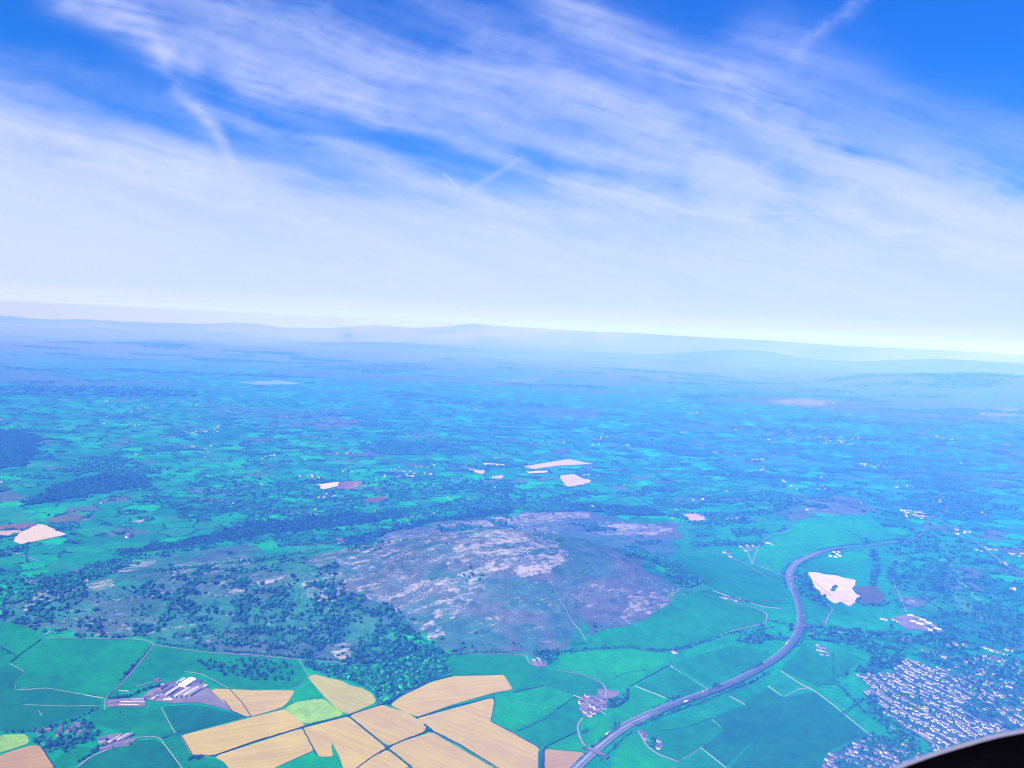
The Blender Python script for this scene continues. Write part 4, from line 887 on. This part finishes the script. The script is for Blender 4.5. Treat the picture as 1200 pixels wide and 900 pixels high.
n_ind = max(0, 296-NH); LB = ('small pale house packed into the large white estate beyond the pasture', 'small pale house in the lower estate just above the black aircraft edge', 'pale house among trees at the far right end of the large estate')
GP = ('houses of the large white estate', 'houses of the lower estate', 'houses at the right end of the estate')
for i, (x, y, a, ei) in enumerate(EH[:n_ind]):
    put_house(('white', 'pale', 'bungalow', 'pale', 'stone')[int(random.random()*4.6)], x, y, a, LB[ei], GP[ei], random.uniform(.64, .86))
def house_mass(name, H):
    W = []; Rf = []; 
    for k, (x, y, a, s) in enumerate(H):
        z = float(height(x, y))+.6; c, sn = math.cos(a), math.sin(a)
        for src, dst in ((gable_wall(11, 8, 4.4, 2.4), W), (gable_roof(11, 8, 4.4, 2.4), Rf)):
            dst.append(([(x+(p*c-q*sn)*s, y+(p*sn+q*c)*s, z+r2*s) for p, q, r2 in src[0]], src[1]))
    Vw, Fw_ = jn(W); o = npmesh(name, Vw, Fw_, M_render); tag(o, kind='stuff'); Vr, Fr = jn(Rf); o2 = npmesh('roofs', Vr, Fr, M_slate, o); return o
if len(EH) > n_ind: house_mass('estate_houses', [(x, y, a, .76) for x, y, a, _ in EH[n_ind:]])
# streets of the estates
for P in ESTATE[:1]:
    c0 = P.mean(0)
    for b in np.arange(-560, 560, 54.0):
        pts = [c0+u*a+v*(b+12.5+14*math.sin((a+b*.6)/120)) for a in np.arange(-600, 600, 12)]; run = []
        for q in pts+[np.array([1e9, 1e9])]:
            if inpoly(q[:1], q[1:], P)[0]: run.append(q)
            else:
                if len(run) > 4: ribbon('estate_road', np.array(run), 6, mat('estate_tarmac', color=(.17, .17, .2), noise=[(.1, .15)]) if 'estate_tarmac' not in MATS else MATS['estate_tarmac'], 1.9)
                run = []
# far villages: white specks over the plain
FV = [(905,637,3),(560,553,4),(478,556,26),(365,560,10),(383,582,6),(400,582,5),(325,599,5),(398,635,5),(150,519,5),(157,533,3),(235,507,12),(233,526,12),(145,630,4),(40,683,4),(90,672,3),(318,536,6),(405,531,6),(450,531,5),(405,552,4),(495,548,5),(520,545,4),(425,570,3),(630,521,1),(700,520,3),(730,516,4),(740,522,4),(760,520,3),(705,512,6),(693,557,5),(800,588,10),(820,586,3),(840,560,2),(803,533,3),(831,532,3),(890,540,4),(893,552,5),(960,515,26),(985,517,12),(925,505,6),(905,517,4),(920,565,5),(970,572,5),(1015,545,8),(1030,546,6),(1075,554,8),(1058,571,2),(1065,600,16),(1075,605,14),(1100,583,8),(1103,588,5),(1123,623,6),(1155,645,6),(1175,660,3),(1197,650,6),(122,470,4),(170,480,8),(125,495,4),(228,475,3),(210,473,3),(155,498,6),(235,505,8),(335,461,3),(330,488,2),(545,480,2),(560,480,3),(600,496,1),(670,491,2),(700,515,6),(720,515,4),(930,512,10),(1180,520,2),(1118,517,4),(800,505,2),(860,503,2),(815,484,2),(1100,510,2),(775,466,2),(635,457,3),(380,450,2),(255,500,4),(75,465,2),(1165,775,8),(1185,690,2),(868,587,3),(640,520,2),(660,519,3)]
H = []
for x, y, n in FV:
    for k in range(n):
        q = hit([(x+random.gauss(0, 3+n*.45), y+random.gauss(0, .7+n*.09))])[0]; rr_ = math.hypot(q[0], q[1]); H.append((q[0], q[1], random.uniform(0, 6.28), random.choice((.9, 1.0, 1.1, 1.4, 1.8))*max(1, rr_/9000)))
for k in range(130):
    q = hit([(random.uniform(0, 1200), 440+170*random.random()**1.1)])[0]
    if not inpoly(q[:1], q[1:2], PATCH[1][0])[0]: H.append((q[0], q[1], random.uniform(0, 6.28), random.choice((.9, 1.2, 1.4))*max(1, math.hypot(q[0], q[1])/9000)))
house_mass('far_houses', H)
# silage bales in rows
bv, bf = [], []
for k in range(10): a = k*.6283; bv += [(math.cos(a)*.9, -.8, .9+math.sin(a)*.9), (math.cos(a)*.9, .8, .9+math.sin(a)*.9)]
bf = [(2*k, (2*k+2) % 20, (2*k+3) % 20, 2*k+1) for k in range(10)] + [tuple(range(0, 20, 2))[::-1], tuple(range(1, 20, 2))]
b0 = None
for row, (x0, x1, yy, n) in enumerate([(140, 150, 810.5, 6), (141, 169, 823.2, 18), (140, 162, 826.8, 14)]):
    for p in np.linspace(x0, x1, n):
        q = hit([(p, yy+random.uniform(-.3, .3))])[0]
        if b0 is None: o = b0 = npmesh('silage_bale', bv, bf, M_bale)
        else: o = b0.copy(); COL.objects.link(o)
        o.location = (q[0], q[1], q[2]+1.1); o.scale = (1.25,)*3; o.rotation_euler = (0, 0, random.uniform(0, 3))
        tag(o, ('white wrapped bale in the short row above the farm track', 'white wrapped bale in the upper row beside the low sheds', 'white wrapped bale in the lower row beside the low sheds')[row], 'bale', 'white wrapped bales, row %s' % ('above the track', 'beside the sheds, upper', 'beside the sheds, lower')[row])
# ------------------------------------------------------------------ bridges over the motorway
def bridge(p, q, w, label):
    a, b = hit([p, q]); c = (a+b)/2; L = np.hypot(*(b-a)[:2]); rz = math.atan2(b[1]-a[1], b[0]-a[0]); root = empty('road_bridge', c, rz); tag(root, label, 'bridge')
    V, F = box(-L/2, L/2, -w/2, w/2, 5.6, 6.6); npmesh('deck', V, F, M_conc, root)
    for s in (-1, 1): y0, y1 = sorted((s*w/2, s*(w/2+.4))); V, F = box(-L/2, L/2, y0, y1, 5.4, 7.7); npmesh('parapet', V, F, M_conc, root)
    V, F = box(-.6, .6, -w/2+.5, w/2-.5, 0, 5.6); npmesh('pier', V, F, M_conc, root)
    for s in (-1, 1): x0, x1 = sorted((s*L/2, s*(L/2+10))); V, F = box(x0, x1, -w/2-3, w/2+3, -1, 5.3); npmesh('abutment', V, F, M_verge, root)
bridge((688,879), (708,888), 8, 'nearest concrete road bridge crossing the motorway by the bottom edge')
bridge((930,737), (946,736), 8, 'concrete road bridge crossing the motorway on its sharp bend')
bridge((917,676.5), (934,678.5), 8, 'farthest concrete bridge crossing the motorway near the quarry')
# ------------------------------------------------------------------ vehicles
def make_lorry():
    r_ = empty('lorry'); V, F = box(-6.5, 6, -1.25, 1.25, 1.2, 4.0); npmesh('trailer', V, F, M_white, r_)
    V, F = jn([([(6.4,-1.2,.7),(8.6,-1.2,.7),(8.6,1.2,.7),(6.4,1.2,.7),(6.4,-1.2,3.4),(8.1,-1.2,3.4),(8.1,1.2,3.4),(6.4,1.2,3.4)], box(0,1,0,1,0,1)[1])]); cb = npmesh('cab', V, F, M_white, r_)
    V, F = ([(8.63,-1.0,1.9),(8.63,1.0,1.9),(8.25,1.0,3.1),(8.25,-1.0,3.1)], [(0,1,2,3)]); npmesh('windscreen', V, F, M_glass, cb)
    for x_ in (-5, -3.7, -2.4, 5, 7.6):
        for s in (-1, 1):
            V = [(x_+math.cos(k*.785)*.5, s*1.0+d_, .5+math.sin(k*.785)*.5) for d_ in (-.15, .15) for k in range(8)]
            F = [(k, (k+1) % 8, 8+(k+1) % 8, 8+k) for k in range(8)]+[tuple(range(7, -1, -1)), tuple(range(8, 16))]; npmesh('wheel', V, F, M_dark, r_)
    return r_
def make_car(m):
    r_ = empty('car'); prof = [(-2.2,.35),(-2.2,.95),(-1.7,1.0),(-1.3,1.4),(.5,1.42),(1.1,.98),(2.1,.85),(2.2,.35)]; n = len(prof)
    V = [(x_, -.88, z_) for x_, z_ in prof]+[(x_, .88, z_) for x_, z_ in prof]
    F = [(k, (k+1) % n, n+(k+1) % n, n+k) for k in range(n)]+[tuple(range(n-1, -1, -1)), tuple(range(n, 2*n))]; npmesh('body', V, F, m, r_)
    V, F = ([(.55,-.75,1.37),(1.07,-.78,1.03),(1.07,.78,1.03),(.55,.75,1.37)], [(0,1,2,3)]); npmesh('windscreen', [(a+.03, b, c+.03) for a, b, c in V], F, M_glass, r_)
    for x_ in (-1.35, 1.35):
        for s in (-1, 1):
            V = [(x_+math.cos(k*.785)*.33, s*.82+d_, .33+math.sin(k*.785)*.33) for d_ in (-.1, .1) for k in range(8)]
            F = [(k, (k+1) % 8, 8+(k+1) % 8, 8+k) for k in range(8)]+[tuple(range(7, -1, -1)), tuple(range(8, 16))]; npmesh('wheel', V, F, M_dark, r_)
    return r_
MS = resample(MW, 1.0); TT = np.gradient(MS, axis=0); TT /= np.hypot(TT[:, 0], TT[:, 1])[:, None]
def on_motorway(o, px, side, lane, label, cat, group=None):
    q = hit([px])[0]; i = int(np.argmin(np.hypot(MS[:, 0]-q[0], MS[:, 1]-q[1]))); t = TT[i]; nrm = np.array([-t[1], t[0]]); p = MS[i]+nrm*side*(3.9+lane*3.1)
    L = MS[i]+nrm*side*14; z = max(float(height(*MS[i])), float(height(*L)), float(height(*(MS[i]+nrm*side*2))))+2.4+.00025*np.hypot(*p)
    o.location = (p[0], p[1], z+.03); o.rotation_euler = (0, 0, math.atan2(t[1], t[0])+(math.pi if side > 0 else 0)); tag(o, label, cat, group)
lo = make_lorry(); on_motorway(lo, (716,864), 1, 2, 'white lorry on the motorway nearest to the first bridge', 'lorry')
l2 = copy_tree(lo); on_motorway(l2, (800,822), -1, 2, 'white lorry on the motorway straight beside the round copse', 'lorry')
l3 = copy_tree(lo); on_motorway(l3, (926,757), 1, 2, 'white lorry entering the sharp motorway bend', 'lorry')
CS = [((705,873), 1, 1, 0, 'white car right behind the first bridge'), ((733,852), -1, 1, 1, 'red car on the motorway above the roadside cottages'), ((768,836), 1, 0, 2, 'blue car on the motorway below the round copse'), ((826,814), 1, 1, 0, 'white car on the middle of the motorway straight'),
 ((855,802), -1, 0, 2, 'blue car on the motorway before the bend'), ((885,787), 1, 2, 1, 'red car on the motorway before the bend'), ((937,722), -1, 1, 0, 'white car beyond the bridge on the bend'), ((929,692), 1, 1, 0, 'white car on the motorway next to the quarry')]
cp = {}
for px, sd_, ln, ci, l in CS:
    if ci not in cp: cp[ci] = o = make_car((M_white, M_red, M_blue)[ci])
    else: o = copy_tree(cp[ci])
    on_motorway(o, px, sd_, ln, l, 'car')
# ------------------------------------------------------------------ cirrus layer: a curved sheet nine kilometres up
def sky_alpha(px, py):
    wx = px+(fbm(px/140, py/60, 4, 201)-.5)*60; wy = py+(fbm(px/160, py/70, 4, 205)-.5)*34
    def line(P, w_, s, ww=1.0, tex=0.0):
        X_ = px+(wx-px)*ww; Y_ = py+(wy-py)*ww; P = spline(P, 5); m = np.full(px.shape, 1e9)
        for i in range(len(P)-1):
            ax, ay = P[i]; bx, by = P[i+1]; L = (bx-ax)**2+(by-ay)**2; t = np.clip(((X_-ax)*(bx-ax)+(Y_-ay)*(by-ay))/L, 0, 1); m = np.minimum(m, np.hypot(X_-ax-t*(bx-ax), (Y_-ay-t*(by-ay))))
        return s*np.exp(-(m/w_)**2)
    bx = [-200, 0, 100, 200, 300, 420, 520, 640, 800, 960, 1100, 1200, 1400]; by = [95, 132, 162, 184, 202, 222, 236, 244, 254, 258, 262, 275, 300]
    b = np.interp(wx, bx, by)
    rag = (fbm((px+py)/120, (py-px*.3)/22, 5, 231)-.5)*70; v = .84*ss(-70, 45, wy-b+rag) + .06*ss(40, 170, wy-b)
    qx = px+(wx-px)*.8; qy = py+(wy-py)*.8; st = fbm((qx+qy*1.5)/260, (qy-qx*.30)/15, 5, 211); st2 = fbm((qx+qy)/520, (qy-qx*.28)/40, 4, 215)
    mot = fbm(px/26+wx/60, py/15, 5, 241); fin = fbm((qx+qy*1.2)/110, (qy-qx*.34)/5, 4, 251)
    crs = fbm((qx-qy*1.6)/110, (qy+qx*.4)/11, 5, 261)-.5
    tex = np.clip(.70+.22*crs+1.1*(st-.5)+1.2*(st2-.5)+.45*(mot-.5)+.4*(fin-.5), 0, 1.7)
    B = 0
    for P, w_, s in [([(70,-30),(140,10),(190,55),(260,62),(340,95),(440,115)], 26, .62), ([(180,-20),(300,25),(420,55),(520,85),(620,110),(720,140),(800,175),(880,215)], 30, .66), ([(300,95),(400,120),(520,135),(640,175),(760,215)], 24, .5), ([(430,140),(520,160),(590,185),(660,215),(760,240),(860,250)], 11, .45),
      ([(215,105),(300,140),(390,178),(470,205),(560,235)], 13, .5), ([(620,-30),(700,40),(790,85),(880,125),(960,165),(1040,200),(1120,235),(1220,270)], 34, .6), ([(560,60),(680,110),(760,150),(830,200)], 22, .4), ([(-60,100),(20,140),(120,175),(240,195)], 24, .55),
      ([(-40,55),(60,75),(150,105),(250,150)], 16, .14), ([(900,60),(1000,110),(1100,150),(1220,170)], 40, .25), ([(480,0),(560,30),(640,70)], 20, .25), ([(700,200),(860,235),(1000,250),(1200,270)], 40, .5), ([(90,0),(140,20),(175,45),(200,72),(230,80)], 16, .6), ([(1050,200),(1120,215),(1200,225)], 26, .4), ([(840,110),(900,150),(960,190),(1000,230)], 30, .4), ([(0,95),(100,130),(160,160)], 20, .25)]:
        B = B+line(P, w_, s)
    B = 1-np.exp(-B*tex*1.38)
    B = 1-(1-B)*(1-line([(182,55),(196,78),(215,108),(245,140),(266,168),(276,196)], 8, .6, .5)*np.clip(tex, .6, 1.3))
    puff = .4+.9*vn(px/7, py/4.5, 221)
    B = 1-(1-B)*(1-line([(942,74),(965,50),(985,25),(1010,-8)], 10, .2, 1.0)*puff)
    for P, w_, s in [([(520,204),(530,213),(538,221)], 1.3, .5), ([(553,222),(575,208),(612,184)], 4, .25), ([(645,210),(700,222),(760,236),(820,250),(880,262)], 3, .35), ([(780,249),(870,249.5),(960,250)], 1.6, .22), ([(855,272),(890,267),(935,255)], 2, .3), ([(835,232),(855,220),(890,208)], 2.5, .25), ([(860,248),(890,228)], 3, .2), ([(120,215),(170,210),(240,222)], 5, .15), ([(1020,277),(1100,262),(1150,240)], 3, .2)]:
        B = 1-(1-B)*(1-line(P, w_, s, .08))
    gaps = (line([(205,92),(250,112),(310,138),(360,165)], 15, .7, .6)+line([(600,180),(680,195),(750,212),(790,220)], 12, .35, 1.0))*np.clip(1.6-tex, .3, 1.2)
    v = v*np.clip(.95+(.22*(st-.5)+.1*(fin-.5)+.1*(mot-.5))*ss(200, 0, wy-b)+.35*(st2-.5)*ss(140, 0, wy-b), 0, 1.08)
    a = 1-(1-v)*(1-B*.82)
    haze_ = ss(60, 380, py)*.10
    a = 1-(1-a)*(1-haze_)
    a = np.maximum(a, ss(300, 370, py+px*-.045+27)*.975)
    return np.clip(a*(1-np.clip(gaps*1.1, 0, .88)), 0, .975)
az = np.radians(np.linspace(-44, 44, 1150)); el = np.radians(np.concatenate([np.linspace(-.9, 3, 60)[:-1], np.linspace(3, 36, 470)]))
AZ, EL = np.meshgrid(az, el); CH = 9000.; RE = 6371000.
tn = np.tan(EL); q = 1/(2*RE)       # camera height + r*tan(el) = CH - r^2/(2 RE)
RAD = (-tn+np.sqrt(tn*tn+4*q*(CH-CAMZ)))/(2*q)
X = np.sin(AZ)*RAD; Y = np.cos(AZ)*RAD; Z = CH-RAD**2*q
D = np.stack([X, Y, Z-CAMZ], -1); dz_ = D@Fw; PX = 600+FPX*(D@RT)/dz_; PY = 450-FPX*(D@UP)/dz_
al = sky_alpha(PX.ravel(), PY.ravel())
cm = bpy.data.materials.new('cirrus'); cm.use_nodes = True; t = cm.node_tree; t.nodes.clear()
out = t.nodes.new('ShaderNodeOutputMaterial'); mx = t.nodes.new('ShaderNodeMixShader'); tr = t.nodes.new('ShaderNodeBsdfTransparent'); tl = t.nodes.new('ShaderNodeBsdfTranslucent'); at = t.nodes.new('ShaderNodeAttribute'); at.attribute_name = 'alpha'
tl.inputs[0].default_value = (.30, .322, .38, 1); t.links.new(at.outputs['Fac'], mx.inputs[0]); t.links.new(tr.outputs[0], mx.inputs[1]); t.links.new(tl.outputs[0], mx.inputs[2]); t.links.new(mx.outputs[0], out.inputs[0])
nr, nc = RAD.shape; I = np.arange(nr*nc).reshape(nr, nc)
s = npmesh('cirrus_clouds', np.stack([X.ravel(), Y.ravel(), Z.ravel()], 1), np.stack([I[:-1, :-1], I[:-1, 1:], I[1:, 1:], I[1:, :-1]], -1).reshape(-1, 4), cm, attrs={'alpha': al}, smooth=True); tag(s, kind='stuff')
# ------------------------------------------------------------------ aircraft edge in the lower right corner
def at_px(px, py, d): v = dirs(np.array([px]), np.array([py]))[0]; return np.array([0, 0, CAMZ])+v*d
ce = empty('aircraft_coaming', at_px(1150, 900, 1.1)); tag(ce, 'black curved aircraft edge with a grey rim across the lower right corner', 'aircraft coaming'); c0 = np.array(ce.location)
edge_px = spline([(930,951),(985,923),(1040,901),(1085,884),(1130,870),(1175,858),(1230,849),(1320,836)], 6)
def sweep(prof, name, m):
    V = []; n = len(prof)
    for px, py in edge_px:
        for du, dd in prof: V.append(at_px(px+du*.3, py+du, 1.1+dd)-c0)
    k = len(edge_px); F = [(i*n+j, i*n+j+1, (i+1)*n+j+1, (i+1)*n+j) for i in range(k-1) for j in range(n-1)]
    return npmesh(name, V, F, m, ce, smooth=True)
M_black = mat('matt_black', color=(.0012, .001, .0016), rough=.9, spec=0, noise=[(30, .2)]); M_rim = mat('rim_metal', color=(.20, .19, .24), rough=.6, spec=.3, noise=[(20, .1)])
sweep([(4.6, -.006), (9, -.03), (30, -.06), (80, -.12), (160, -.2), (320, -.3)], 'panel', M_black)
sweep([(7, .16), (2, .12), (0, .06), (0, .03), (2.0, 0), (5, -.008)], 'rim', M_rim)
# ------------------------------------------------------------------ haze: one closed box round everything but the sky
hm = bpy.data.materials.new('haze'); hm.use_nodes = True; t = hm.node_tree; t.nodes.clear(); out = t.nodes.new('ShaderNodeOutputMaterial'); pv = t.nodes.new('ShaderNodeVolumePrincipled')
pv.inputs['Color'].default_value = (*HAZE_COLOR, 1); pv.inputs['Absorption Color'].default_value = (1, 1, 1, 1); pv.inputs['Density'].default_value = HAZE_DENSITY; pv.inputs['Anisotropy'].default_value = -0.3
t.links.new(pv.outputs[0], out.inputs['Volume'])
zmin = float(GZ.min())-1; zmax = max(float(GZ.max()), CAMZ)+60
V, F = box(-66000, 66000, -3000, 66000, zmin, zmax); hz = npmesh('haze', V, F, hm); tag(hz, kind='stuff'); print('haze', zmin, zmax)
